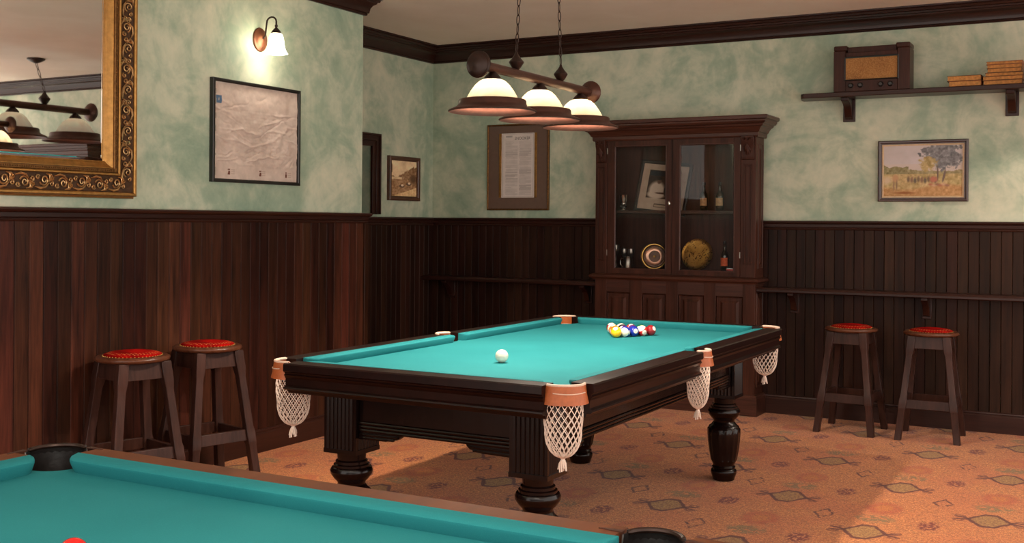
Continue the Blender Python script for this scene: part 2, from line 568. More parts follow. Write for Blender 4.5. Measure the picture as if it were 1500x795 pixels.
rng = np.random.default_rng(5)
def vnoise(shape, cells, seed=0):
    """smooth value noise in 0..1"""
    g = np.random.default_rng(seed).random((cells[0] + 2, cells[1] + 2))
    ys = np.linspace(0, cells[0], shape[0]); xs = np.linspace(0, cells[1], shape[1])
    yi = ys.astype(int); xi = xs.astype(int)
    ty = ys - yi; tx = xs - xi
    ty = (ty * ty * (3 - 2 * ty))[:, None]; tx = (tx * tx * (3 - 2 * tx))[None, :]
    a = g[np.ix_(yi, xi)]; b = g[np.ix_(yi, xi + 1)]; c = g[np.ix_(yi + 1, xi)]; d = g[np.ix_(yi + 1, xi + 1)]
    return (a * (1 - tx) + b * tx) * (1 - ty) + (c * (1 - tx) + d * tx) * ty
def fbm(shape, cells, octv=4, seed=0):
    out = np.zeros(shape); amp = 1.0; tot = 0
    for k in range(octv):
        out += amp * vnoise(shape, (int(cells[0] * 2 ** k), int(cells[1] * 2 ** k)), seed + k)
        tot += amp; amp *= 0.55
    return out / tot
def picture(name, w, h, img, parent, mat=M_PAINTED, relief=None):
    """flat print in the XZ plane facing -Y, origin lower left; img rows top to bottom, sRGB 0..255"""
    ny, nx = img.shape[:2]
    xs = np.linspace(0, w, nx); zs = np.linspace(h, 0, ny)
    X, Z = np.meshgrid(xs, zs)
    Y = -relief if relief is not None else np.zeros_like(X)
    vs_ = np.stack([X, Y, Z], -1).reshape(-1, 3)
    i = np.arange(ny * nx).reshape(ny, nx)
    fs_ = np.stack([i[1:, :-1], i[1:, 1:], i[:-1, 1:], i[:-1, :-1]], -1).reshape(-1, 4)
    me = bpy.data.meshes.new(name)
    me.from_pydata(vs_.tolist(), [], fs_.tolist())
    c = np.clip(img.reshape(-1, 3) / 255.0, 0, 1)
    c = np.where(c <= 0.04045, c / 12.92, ((c + 0.055) / 1.055) ** 2.4)
    at = me.color_attributes.new('Col', 'FLOAT_COLOR', 'POINT')
    at.data.foreach_set('color', np.concatenate([c, np.ones((len(c), 1))], 1).ravel())
    me.polygons.foreach_set('use_smooth', [True] * len(me.polygons))
    me.materials.append(mat)
    o = bpy.data.objects.new(name, me); C.objects.link(o)
    o.parent = parent
    return o
def text_mesh(s, size, depth=0.0):
    cu = bpy.data.curves.new('lettering', 'FONT')
    cu.body = s; cu.size = size; cu.extrude = depth; cu.align_x = 'LEFT'
    cu.resolution_u = 3
    ob = bpy.data.objects.new('lettering', cu)
    C.objects.link(ob)
    bpy.context.view_layer.update()
    me = bpy.data.meshes.new_from_object(ob.evaluated_get(bpy.context.evaluated_depsgraph_get()))
    bpy.data.objects.remove(ob)
    vs_ = [v.co[:] for v in me.vertices]; fs_ = [tuple(p.vertices) for p in me.polygons]
    bpy.data.meshes.remove(me)
    return vs_, fs_
def ring(w, h, prof):
    """picture frame, inner opening w x h in XZ (origin lower left), profile (outward, toward viewer)"""
    k = len(prof)
    vs_, fs_ = [], []
    for (cx, cz, sx, sz) in ((0, 0, -1, -1), (w, 0, 1, -1), (w, h, 1, 1), (0, h, -1, 1)):
        for o, d in prof:
            vs_.append((cx + sx * o, -d, cz + sz * o))
    for i in range(4):
        i2 = (i + 1) % 4
        for j in range(k):
            j2 = (j + 1) % k
            fs_.append((i * k + j, i2 * k + j, i2 * k + j2, i * k + j2))
    m = MB(); m.add(vs_, fs_)
    return m

# ================================================================== THE ROOM
XL, YE, XA, YB = -4.60, 6.19, -5.325, 8.195     # left plaster, its far end, alcove plaster, back plaster
ZC = 2.925
Y0, X1 = -1.2, 2.6
struct(B(XA - 0.5, X1, Y0, YB + 0.15, -0.08, 0.0).build('floor', M_CARPET, smooth=False), 'terracotta patterned carpet floor with diamond medallions', 'floor')
struct(B(XA - 0.5, X1, Y0, YB + 0.15, ZC, ZC + 0.1).build('ceiling', M_CEIL, smooth=False), 'plain beige painted ceiling', 'ceiling')
wall_left = struct(B(XA - 0.15, XL, Y0, YE, 0.0, ZC).build('wall_left', M_PLASTER, smooth=False), 'sponged green wall with dark boarding that carries the gilt mirror', 'wall')
HY0, HY1, HZ0, HZ1 = 6.35, 7.29, 1.46, 2.02     # hatch opening in the alcove wall
m = MB().box(XA - 0.15, XA, YE, HY0, 0, ZC).box(XA - 0.15, XA, HY1, YB + 0.15, 0, ZC).box(XA - 0.15, XA, HY0, HY1, 0, HZ0).box(XA - 0.15, XA, HY0, HY1, HZ1, ZC)
wall_alcove = struct(m.build('wall_alcove', M_PLASTER, smooth=False), 'short green alcove wall beyond the end of the mirror wall', 'wall')
wall_back = struct(B(XA, X1, YB, YB + 0.15, 0.0, ZC).build('wall_back', M_PLASTER, smooth=False), 'sponged green back wall above dark boarding behind the glazed cabinet', 'wall')

# ---- boarding: every board a piece of its wall
def board_mesh(w, z0, z1, t=0.018, c=0.004):
    g = 0.0008
    return MB().prism([(g, 0), (w - g, 0), (w - g, -t + c), (w - c, -t), (c, -t), (g, -t + c)], z0, z1, 'XY').mesh('plank', smooth=False)
bw = 0.0805
bm_l = board_mesh(bw, 0.10, 1.40); bm_l.materials.append(M_PLANK)
k = 0
while YE - (k + 1) * bw > Y0:
    o = bpy.data.objects.new('plank', bm_l); C.objects.link(o); o.parent = wall_left
    o.location = (XL, YE - (k + 1) * bw, 0); o.rotation_euler = (0, 0, R(90)); k += 1
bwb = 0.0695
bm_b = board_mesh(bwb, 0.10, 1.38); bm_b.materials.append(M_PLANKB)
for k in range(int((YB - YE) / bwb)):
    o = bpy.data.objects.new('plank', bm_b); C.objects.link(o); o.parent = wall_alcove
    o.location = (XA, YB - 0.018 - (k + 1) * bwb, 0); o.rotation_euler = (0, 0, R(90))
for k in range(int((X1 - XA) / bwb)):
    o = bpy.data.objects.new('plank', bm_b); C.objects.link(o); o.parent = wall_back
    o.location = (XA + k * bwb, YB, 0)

CABX0, CABX1 = -3.65, -2.368
def rail_prof(zt):
    return [(0, zt - 0.068), (0.026, zt - 0.068), (0.030, zt - 0.060), (0.026, zt - 0.052), (0.034, zt - 0.046), (0.036, zt - 0.026),
            (0.048, zt - 0.020), (0.054, zt - 0.012), (0.052, zt - 0.003), (0.044, zt), (0, zt)]
def crown_prof(zb):
    p = [(0, 0), (0.016, 0), (0.022, 0.006), (0.020, 0.014), (0.030, 0.018), (0.032, 0.030), (0.036, 0.050), (0.048, 0.070), (0.066, 0.082),
         (0.070, 0.092), (0.082, 0.094), (0.086, 0.106), (0.100, 0.110), (0.106, 0.122), (0.104, 0.128), (0.118, 0.132), (0.120, 0.16), (0, 0.16)]
    return [(a, zb + b) for a, b in p]
base_prof = [(0, 0), (0.030, 0), (0.030, 0.112), (0.026, 0.118), (0.026, 0.124), (0.030, 0.128), (0.028, 0.136), (0.022, 0.140), (0, 0.140)]
struct(MB().sweep([(XL, Y0), (XL, YE), (XA, YE)], rail_prof(1.458)).build('trim_1', M_TRIM, ang=25), 'dark moulded dado rail along the mirror wall', 'dado rail')
struct(MB().sweep([(XA, YE + 0.06), (XA, YB), (CABX0, YB)], rail_prof(1.440)).build('trim_2', M_TRIMX, ang=25), 'dark dado rail in the alcove running to the cabinet', 'dado rail')
struct(MB().sweep([(CABX1, YB), (X1, YB)], rail_prof(1.430)).build('trim_3', M_TRIMX, ang=25), 'dark dado rail above the stools on the back wall', 'dado rail')
struct(MB().sweep([(XL, Y0), (XL, YE), (XA, YE)], crown_prof(2.815)).build('trim_4', M_TRIM, ang=25), 'dark crown moulding above the mirror wall', 'crown moulding')
struct(MB().sweep([(XA, YE), (XA, YB), (X1, YB)], crown_prof(2.783)).build('trim_5', M_TRIMX, ang=25), 'dark crown moulding along alcove and back wall', 'crown moulding')
struct(MB().sweep([(XL, Y0), (XL, YE)], base_prof).build('baseboard_left', M_TRIM, ang=25), 'dark skirting board behind the stools on the mirror wall', 'baseboard')
struct(MB().sweep([(XA, YE), (XA, YB), (CABX0, YB)], base_prof).build('baseboard_alcove', M_TRIMX, ang=25), 'dark skirting board in the alcove', 'baseboard')
struct(MB().sweep([(CABX1, YB), (X1, YB)], base_prof).build('baseboard_back', M_TRIMX, ang=25), 'dark skirting board behind the stools on the back wall', 'baseboard')
struct(B(XL - 0.09, XL + 0.028, YE, YE + 0.045, 0, 1.39).build('trim_6', M_PLANK, bevel=0.004), 'brown end post closing the boarding at the mirror wall corner', 'corner post')

# ---- hatch in the alcove
m = MB()
cw = 0.09
def casing(o0, o1, d):      # frame ring around the hatch, towards +X
    y0, y1, z0, z1 = HY0 - o1, HY1 + o1, HZ0, HZ1 + o1
    yi0, yi1, zi1 = HY0 - o0, HY1 + o0, HZ1 + o0
    m.box(XA, XA + d, y0, yi0, z0, z1).box(XA, XA + d, yi1, y1, z0, z1).box(XA, XA + d, yi0, yi1, zi1, z1)
casing(-0.012, 0.03, 0.022); casing(0.03, 0.05, 0.030); casing(0.05, 0.075, 0.024); casing(0.075, 0.09, 0.036)
win = struct(m.build('window_1', M_TRIM, bevel=0.002), 'dark moulded hatch frame in the alcove wall', 'hatch')
MB().box(XA - 0.42, XA - 0.40, HY0 - 0.02, HY1 + 0.02, HZ0 - 0.02, HZ1 + 0.02).box(XA - 0.42, XA - 0.15, HY0 - 0.02, HY0, HZ0 - 0.02, HZ1 + 0.02).box(XA - 0.42, XA - 0.15, HY1, HY1 + 0.02, HZ0 - 0.02, HZ1 + 0.02).box(XA - 0.42, XA - 0.15, HY0, HY1, HZ0 - 0.02, HZ0).box(XA - 0.42, XA - 0.15, HY0, HY1, HZ1, HZ1 + 0.02).build('hatch_dark_box', M_DARK, win)  # added near-black box: darkness beyond the hatch as colour, keeps stray light out

# ---- wall counters (drinks ledges)
def counter(name, x0, x1, brackets, label):
    r = empty(name, (x0, 8.177, 0), 0, label, 'ledge', 'drinks ledges on the back wall')
    w = x1 - x0
    MB().prism([(0, 0.905), (-0.19, 0.905), (-0.20, 0.912), (-0.20, 0.926), (-0.194, 0.934), (-0.19, 0.940), (0, 0.940)], 0, w, 'YZ').build('ledge_board', M_TRIMX, r, ang=25)
    for bx in brackets:
        x = bx - x0
        b = MB().prism([(0, 0.905), (-0.15, 0.905), (-0.15, 0.885), (-0.10, 0.86), (-0.06, 0.82), (-0.045, 0.775), (0, 0.765)], x - 0.022, x + 0.022, 'YZ')
        b.build('bracket', M_TRIM, r, bevel=0.003)
        B(x - 0.032, x + 0.032, -0.016, 0, 0.752, 0.905).build('bracket_plate', M_TRIM, r, bevel=0.003)
    return r
counter('drinks_ledge', XA + 0.021, CABX0 - 0.004, (-5.10, -3.80), 'narrow dark wooden drinks ledge between the alcove corner and the cabinet')
counter('drinks_ledge', CABX1 + 0.004, 0.05, (-2.13, -1.21, -0.30), 'narrow dark wooden drinks ledge on the wall above two bar stools')

# ================================================================== BILLIARD TABLES
ZT, ZBED = 0.833, 0.797
def arc(c, r, a0, a1, n):
    return [(c[0] + r * math.cos(a0 + (a1 - a0) * i / n), c[1] + r * math.sin(a0 + (a1 - a0) * i / n)) for i in range(n + 1)]

def net_mesh(r, z0, z1, n=15, rad=0.0021, tassel=0.05, open_dir=0.0):
    m = MB()
    L = z0 - z1
    def rr(t):
        if t < 0.55:
            return r * (0.94 + 0.08 * math.sin(t / 0.55 * PI))
        u = (t - 0.55) / 0.45
        return max(r * 0.95 * math.sqrt(max(1 - u ** 2.2, 0)), 0.007)
    steps = 22
    for s in (1, -1):
        for i in range(n):
            pts = []
            for j in range(steps + 1):
                t = j / steps
                a = 2 * PI * i / n + s * (t * 2.1 + 0.10 * math.sin(t * steps * PI))
                q = rr(t)
                pts.append((q * math.cos(a), q * math.sin(a), z0 - L * t))
            m.tube(pts, rad, 4, cap=False)
    m.tube([(r * 0.95 * math.cos(2 * PI * i / 20), r * 0.95 * math.sin(2 * PI * i / 20), z0) for i in range(20)], rad * 1.5, 5, closed=True)
    return m
def tassel_mesh(z, ln=0.05, n=12):
    m = MB().lathe([(0.004, z + 0.012), (0.011, z + 0.006), (0.012, z - 0.002), (0.007, z - 0.008), (0.010, z - 0.014)], 10)
    rs = random.Random(3)
    for i in range(n):
        a = 2 * PI * i / n; q = rs.uniform(0.008, 0.020)
        m.tube([(0.005 * math.cos(a), 0.005 * math.sin(a), z - 0.01), (q * 0.8 * math.cos(a), q * 0.8 * math.sin(a), z - ln * 0.5), (q * math.cos(a + 0.2), q * math.sin(a + 0.2), z - ln * rs.uniform(0.75, 1.1))], 0.0028, 5)
    return m

def billiard_table(name, loc, rz, hw, hl, wr, cu, label, woodm, legm, leather, rimm, near=False):
    root = empty(name, loc, rz, label, 'billiard table')
    bx, by = hw - wr, hl - wr                   # edge of the cloth
    cc, rp = (0.078, 0.070) if near else (0.105, 0.077)   # corner pocket centre inset and radius
    mc = 0.048; rm = 0.057                      # middle pocket
    # --- bed with cut pockets
    poly = []
    def corner(sx, sy):
        c = (sx * (hw - cc), sy * (hl - cc))
        dx = bx - (hw - cc); dy = by - (hl - cc)
        px = c[0] - sx * math.sqrt(rp ** 2 - dy ** 2); py = c[1] - sy * math.sqrt(rp ** 2 - dx ** 2)
        A = (px, sy * by); Bp = (sx * bx, py)
        a0 = math.atan2(A[1] - c[1], A[0] - c[0]); a1 = math.atan2(Bp[1] - c[1], Bp[0] - c[0])
        while a1 - a0 > PI: a1 -= 2 * PI
        while a1 - a0 < -PI: a1 += 2 * PI
        return arc(c, rp, a0, a1, 10)
    def mid(sx):
        c = (sx * (hw - mc), 0)
        dx = bx - (hw - mc); q = math.sqrt(rm ** 2 - dx ** 2)
        if sx > 0:
            return arc(c, rm, math.atan2(-q, dx), math.atan2(q, dx) - 2 * PI, 10)
        return arc(c, rm, math.atan2(q, -dx), math.atan2(-q, -dx) - 0.0, 10) if False else [(-a, -b) for a, b in mid(1)]
    poly += corner(1, -1) + mid(1) + corner(1, 1)[::-1] + corner(-1, 1) + mid(-1) + corner(-1, -1)[::-1]
    MB().prism(poly, ZBED - 0.045, ZBED, 'XY').build('bed', M_CLOTH, root, ang=30)
    # --- cushions
    def cushion(p0, p1, nrm, e0, e1):
        p0, p1, nrm = Vector(p0), Vector(p1), Vector(nrm)
        L = (p1 - p0).length; d = (p1 - p0) / L
        ss = [0] + [e0 * (1 - math.cos(k * PI / 2 / 8)) for k in range(1, 9)] + [L - e1 * (1 - math.cos(k * PI / 2 / 8)) for k in range(8, 0, -1)] + [L]
        vs_, fs_ = [], []
        for s in ss:
            if s < e0: w = cu * math.sqrt(max(1 - (1 - s / e0) ** 2, 0))
            elif s > L - e1: w = cu * math.sqrt(max(1 - (1 - (L - s) / e1) ** 2, 0))
            else: w = cu
            w = max(w, 0.006)
            u = max(w - 0.014, 0.003)
            for o, z in ((0, ZBED - 0.003), (0, ZT + 0.001), (w * 0.5, ZT + 0.001), (w * 0.9, ZT - 0.001), (w, ZT - 0.005), (w, ZT - 0.011), (u, ZBED - 0.003)):
                q = p0 + d * s + nrm * o
                vs_.append((q.x, q.y, z))
        n = 7
        for i in range(len(ss) - 1):
            for j in range(n):
                fs_.append((i * n + j, (i + 1) * n + j, (i + 1) * n + (j + 1) % n, i * n + (j + 1) % n))
        fs_.append(tuple(range(n))); fs_.append(tuple((len(ss) - 1) * n + j for j in range(n - 1, -1, -1)))
        MB().add(vs_, fs_).build('cushion', M_CLOTH, root, ang=50)
    gc = cc + math.sqrt(rp ** 2 - (wr - cc) ** 2) + 0.002     # where cushions start from the outer corner
    gm = math.sqrt(rm ** 2 - (wr - mc) ** 2) if rm > (wr - mc) else 0.03
    e = 0.05
    cushion((-hw + gc, -by), (hw - gc, -by), (0, 1), e, e)
    cushion((-hw + gc, by), (hw - gc, by), (0, -1), e, e)
    for sx in (1, -1):
        cushion((sx * bx, -hl + gc), (sx * bx, -gm - 0.004), (-sx, 0), e, 0.03)
        cushion((sx * bx, gm + 0.004), (sx * bx, hl - gc), (-sx, 0), 0.03, e)
    # --- wooden rails
    rp_ = [(0, 0.712), (0, ZT), (wr - 0.006, ZT), (wr, ZT - 0.005), (wr, ZT - 0.030), (wr - 0.004, ZT - 0.034), (wr - 0.010, ZT - 0.036), (wr - 0.012, ZT - 0.042),
           (wr - 0.006, ZT - 0.046), (wr - 0.010, ZT - 0.052), (wr - 0.016, ZT - 0.060), (wr - 0.018, ZT - 0.088), (wr - 0.008, ZT - 0.094), (wr - 0.006, ZT - 0.100), (wr - 0.012, ZT - 0.106), (wr - 0.03, ZT - 0.108), (wr - 0.034, 0.712)]
    gr = 0.138 if not near else 0.150
    def wrail(p0, p1):
        MB().sweep([p0, p1], rp_).build('rail', woodm, root, ang=28)
    wrail((-hw + gr, -by), (hw - gr, -by))          # sweeping +x: outward is -y
    wrail((hw - gr, by), (-hw + gr, by))
    gmr = 0.066
    wrail((bx, -hl + gr), (bx, -gmr)); wrail((bx, gmr), (bx, hl - gr))
    wrail((-bx, hl - gr), (-bx, gmr)); wrail((-bx, -gmr), (-bx, -hl + gr))
    # --- under frame
    lx, ly = hw - 0.285, hl - 0.26
    ax, ay = lx + 0.055, ly + 0.055
    def apron(a, b, out):
        a, b = Vector(a), Vector(b)
        d = (b - a).normalized(); L = (b - a).length
        m = MB()
        m.box(0, L, 0, 0.03, 0.560, 0.745)
        for kk in range(3):
            z = 0.553 + kk * 0.014
            m.tube([(0, -0.002, z + 0.006), (L, -0.002, z + 0.006)], 0.0075, 8)
        for s in (0, 1):                             # shaped corner brackets
            f = (lambda x: x) if s == 0 else (lambda x: L - x)
            pts = [(f(0.0), 0.56), (f(0.0), 0.520), (f(0.13), 0.522), (f(0.16), 0.530), (f(0.185), 0.533), (f(0.20), 0.545), (f(0.205), 0.56)]
            m.prism(pts if s == 0 else pts[::-1], 0.0, 0.025, 'XZ')
            for kk in range(2):
                m.tube([(f(0.0), -0.001, 0.528 + kk * 0.013), (f(0.17 + kk * 0.02), -0.001, 0.531 + kk * 0.013)], 0.006, 6)
        ang = math.atan2(d.y, d.x)
        m.xf(Matrix.Translation((a.x, a.y, 0)) @ Matrix.Rotation(ang, 4, 'Z'))
        m.build('apron', legm if not near else woodm, root, ang=28)
    t = 0.08
    apron((-lx + t, -ay), (lx - t, -ay), 0); apron((lx - t, ay), (-lx + t, ay), 0)
    apron((ax, -ly + t), (ax, ly - t), 0); apron((-ax, ly - t), (-ax, -ly + t), 0)
    B(-hw + wr + 0.005, hw - wr - 0.005, -hl + wr + 0.005, hl - wr - 0.005, 0.742, ZBED - 0.045).build('slate', M_DARK, root)
    # --- legs
    def fl(z): return 0.055 if 0.115 < z < 0.285 else 0.0
    fl.n = 14
    prof = [(0.050, 0.0), (0.058, 0.004), (0.060, 0.012), (0.066, 0.030), (0.071, 0.048), (0.069, 0.058), (0.060, 0.066), (0.064, 0.074), (0.058, 0.084), (0.061, 0.095), (0.070, 0.112),
            (0.072, 0.116), (0.080, 0.160), (0.087, 0.215), (0.090, 0.255), (0.090, 0.283), (0.084, 0.288), (0.080, 0.298), (0.072, 0.303), (0.064, 0.312), (0.057, 0.322), (0.058, 0.332), (0.072, 0.346), (0.086, 0.366), (0.088, 0.380),
            (0.082, 0.392), (0.074, 0.395), (0.074, 0.404), (0.066, 0.408), (0.066, 0.418), (0.058, 0.424), (0.060, 0.450), (0.070, 0.458)]
    leg_me = MB().lathe(prof, 56, flute=fl).mesh('leg', ang=40); leg_me.materials.append(legm)
    q = 0.080; g = 0.005; pts = []
    cr = [(-q, -q)]
    for sd in range(4):
        seg = []
        nfl = 7
        for kf in range(nfl * 4 + 1):
            tt = kf / (nfl * 4)
            s = -q + 0.012 + (2 * q - 0.024) * tt
            dep = g * abs(math.sin(tt * nfl * PI)) ** 0.6
            seg.append((s, -q + dep))
        seg = [(-q, -q)] + seg
        a = sd * PI / 2
        pts += [(x * math.cos(a) - y * math.sin(a), x * math.sin(a) + y * math.cos(a)) for x, y in seg]
    blk = MB().prism(pts, 0.47, 0.742, 'XY').box(-q - 0.002, q + 0.002, -q - 0.002, q + 0.002, 0.456, 0.474).mesh('leg_block', ang=30)
    blk.materials.append(legm)
    for sx in (-1, 1):
        for sy in (-1, 1):
            o = bpy.data.objects.new('leg', leg_me); C.objects.link(o); o.parent = root; o.location = (sx * lx, sy * ly, 0)
            o2 = bpy.data.objects.new('leg_block', blk); C.objects.link(o2); o2.parent = o
    # --- pockets: leather, rim, net
    def pocket(c, r, dirn, half, nz):
        pe = bpy.data.objects.new('pocket', None)
        m = MB()
        n = 18
        rows = [(0.002, ZT + 0.003), (0.004, ZT - 0.012), (0.007, ZT - 0.036), (0.014, ZT - 0.068)]
        vs_, fs_ = [], []
        for (dr, z) in rows + [(d - 0.006, z_) for d, z_ in rows[::-1]]:
            wd = half + (0.10 if z < ZT - 0.03 else 0.0)
            for i in range(n + 1):
                a = dirn - wd + 2 * wd * i / n
                vs_.append((c[0] + (r + dr) * math.cos(a), c[1] + (r + dr) * math.sin(a), z))
        k = len(rows) * 2
        for j in range(k):
            j2 = (j + 1) % k
            for i in range(n):
                fs_.append((j * (n + 1) + i, j * (n + 1) + i + 1, j2 * (n + 1) + i + 1, j2 * (n + 1) + i))
        fs_.append(tuple(j * (n + 1) for j in range(k))); fs_.append(tuple(j * (n + 1) + n for j in range(k - 1, -1, -1)))
        lt = MB().add(vs_, fs_).build('pocket_leather', leather, root, ang=40)
        A = lambda a, rr, z: (c[0] + rr * math.cos(a), c[1] + rr * math.sin(a), z)
        hr = half + 0.05
        MB().tube([A(dirn - hr + 2 * hr * i / 24, r - 0.002, ZT - 0.001) for i in range(25)], [0.002] + [0.0058] * 23 + [0.002], 8).build('pocket_rim', rimm, lt)
        if not near:
            MB().tube([A(dirn - half * 0.62 + 2 * half * 0.62 * i / 16, r + 0.008, ZT - 0.026 - 0.003 * math.cos((i - 8) / 8 * 1.5)) for i in range(17)], 0.0022, 6).build('stitched_cord', M_HIDE, lt)
            nt = net_mesh(r * 0.90, ZT - 0.050, ZT - 0.266, n=18, rad=0.0018).build('net', M_STRING, lt, ang=60, loc=(c[0], c[1], 0))
            tassel_mesh(ZT - 0.262).build('tassel', M_STRING, lt, loc=(c[0], c[1], 0))
        else:                                          # deep leather cup
            pr = [(0.035, ZT - 0.15), (r * 0.85, ZT - 0.13), (r - 0.002, ZT - 0.09), (r - 0.001, ZT - 0.002), (r + 0.002, ZT - 0.002), (r + 0.003, ZT - 0.09), (r * 0.9, ZT - 0.135), (0.035, ZT - 0.155)]
            mm = MB()
            n2 = 24; vs2, fs2 = [], []
            for (q_, z) in pr:
                for i in range(n2):
                    a = 2 * PI * i / n2
                    inside = math.cos(a - dirn) < -0.25
                    zz = min(z, ZBED - 0.002) if inside else z
                    vs2.append((c[0] + q_ * math.cos(a), c[1] + q_ * math.sin(a), zz))
            for j in range(len(pr) - 1):
                for i in range(n2):
                    i2 = (i + 1) % n2
                    fs2.append((j * n2 + i, j * n2 + i2, (j + 1) * n2 + i2, (j + 1) * n2 + i))
            fs2.append(tuple(range(n2)))
            mm.add(vs2, fs2).build('pocket_cup', leather, lt, ang=50)
            # brass irons running onto the rails
            for sgn in (-1, 1):
                a = dirn + sgn * (half + 0.12)
                p = Vector(A(a, r + 0.004, ZT + 0.001))
                vx, vy = math.cos(a), math.sin(a); ux, uy = math.cos(dirn), math.sin(dirn)
                if half < 1.28:
                    tdir = Vector((0, -math.copysign(1, uy), 0)) if abs(vx) > abs(vy) else Vector((-math.copysign(1, ux), 0, 0))
                else:
                    tdir = Vector((0, sgn, 0)) * math.copysign(1, ux)
                side = Vector((-tdir.y, tdir.x, 0)) * 0.008
                lo_ = [p - side, p + side, p + tdir * 0.05 + side * 0.2, p + tdir * 0.05 - side * 0.2]
                MB().hexa([(q.x, q.y, ZT) for q in lo_], [(q.x, q.y, ZT + 0.002) for q in lo_]).build('pocket_iron', M_COPPER, lt)
        bpy.data.objects.remove(pe)
    for sx in (1, -1):
        for sy in (1, -1):
            pocket((sx * (hw - cc), sy * (hl - cc)), rp, math.atan2(sy, sx), 1.25, 0)
        pocket((sx * (hw - mc), 0), rm, 0 if sx > 0 else PI, 1.30, 0)
    return root

T1 = billiard_table('pool_table', (-2.357, 4.80, 0), 0, 0.718, 1.362, 0.09, 0.05,
                    'dark mahogany pool table with tan leather pockets and white string nets', M_TABLE, M_LEG, M_LEATHER, M_HIDE)
T2 = billiard_table('snooker_table', (-0.745, 1.10, 0), R(90), 0.83, 1.63, 0.071, 0.054,
                    'teal topped snooker table with brown wooden rails and black leather pockets', M_FRAIL, M_LEG, M_LEATHERD, M_BRONZED, near=True)

# ---- balls
BR = 0.0286
def ball_mat(name, col, stripe, spot=True):
    n = NT(name)
    s = n.n('ShaderNodeSeparateXYZ'); n.link(n.coord(), s.inputs[0])
    c = n.mix(n.noise(n.coord(), 40, 2), (*(np.array(lin(col)) * 0.95), 1), (*np.minimum(np.array(lin(col)) * 1.05, 1), 1))
    if stripe:
        f = n.smooth(n.math('ABSOLUTE', s.outputs[2]), BR * 0.50, BR * 0.54)
        c = n.mix(f, c, rgba((236, 226, 206)))
    if spot:
        f = n.smooth(n.math('ABSOLUTE', s.outputs[0]), BR * 0.885, BR * 0.90)
        c = n.mix(f, c, rgba((238, 230, 214)))
    n.base(c); n.pbr(0.08, 0, 0.5, 0.4, 0.03)
    return n.m
ball_me = None
def ball(name, loc, col, label, stripe=False, num=None, rot=(0, 0, 0), group=None, spot=True, r=BR):
    m = MB()
    prof = [(max(r * math.sin(PI * k / 18), 1e-5), -r * math.cos(PI * k / 18)) for k in range(19)]
    m.lathe(prof, 28, cap=False)
    o = m.build(name, ball_mat('ball_' + label.split()[0] + str(num), col, stripe, spot and num is not None), smooth=True, ang=180)
    o.location = loc; o.rotation_euler = rot
    tag(o, label, 'ball', group)
    if num is not None:
        vs_, fs_ = text_mesh(str(num), 0.0125)
        xs = [v[0] for v in vs_]; ys = [v[1] for v in vs_]
        cx_, cy_ = (min(xs) + max(xs)) / 2, (min(ys) + max(ys)) / 2
        for sg in (1, -1):
            vv = [(sg * (math.sqrt(max(r * r - (a - cx_) ** 2 - (b - cy_) ** 2, 0)) + 0.00025), sg * (a - cx_), b - cy_) for a, b, _ in vs_]
            MB().add(vv, fs_).build('number', M_BLACKF, o, smooth=False)
    return o
COL = {1: (246, 186, 20), 2: (26, 42, 150), 3: (196, 28, 30), 4: (92, 36, 110), 5: (226, 104, 24), 6: (16, 104, 62), 7: (134, 22, 30), 8: (20, 18, 20)}
CN = {1: 'yellow', 2: 'blue', 3: 'red', 4: 'purple', 5: 'orange', 6: 'green', 7: 'maroon', 8: 'black'}
RACK = [[1], [5, 10], [13, 12, 2], [9, 8, 4, 11], [15, 14, 3, 6, 7]]
ax_, ay_ = -2.357, 5.414
rs = random.Random(11)
for r_, row in enumerate(RACK):
    for i, nn in enumerate(row):
        b = nn if nn <= 8 else nn - 8
        x = ax_ + (i - r_ / 2) * (2 * BR + 0.0004); y = ay_ + r_ * (2 * BR * math.sqrt(3) / 2 + 0.0004)
        rot = (rs.uniform(-1, 1), rs.uniform(-1, 1), rs.uniform(-3, 3))
        if nn == 2: rot = (0.0, -0.1, R(-42))
        elif nn == 11: rot = (R(35), R(15), R(-40))
        elif nn == 10: rot = (R(95), 0.1, R(10))
        elif nn == 7: rot = (0, -0.45, R(-15))
        elif nn == 1: rot = (0, 0.9, R(100))
        ball('pool_ball', (x, y, ZBED + BR), COL[b], '%s %s pool ball number %d racked on the pool table' % (CN[b], 'striped' if nn > 8 else 'solid', nn),
             nn > 8, nn, rot, 'racked pool balls')
ball('cue_ball', (-2.351, 4.173, ZBED + BR), (240, 232, 214), 'plain white cue ball alone on the pool table cloth')
ball('snooker_ball', (-1.590, 1.318, ZBED + 0.0266), (186, 12, 12), 'plain red ball on the snooker table cloth', r=0.0262)

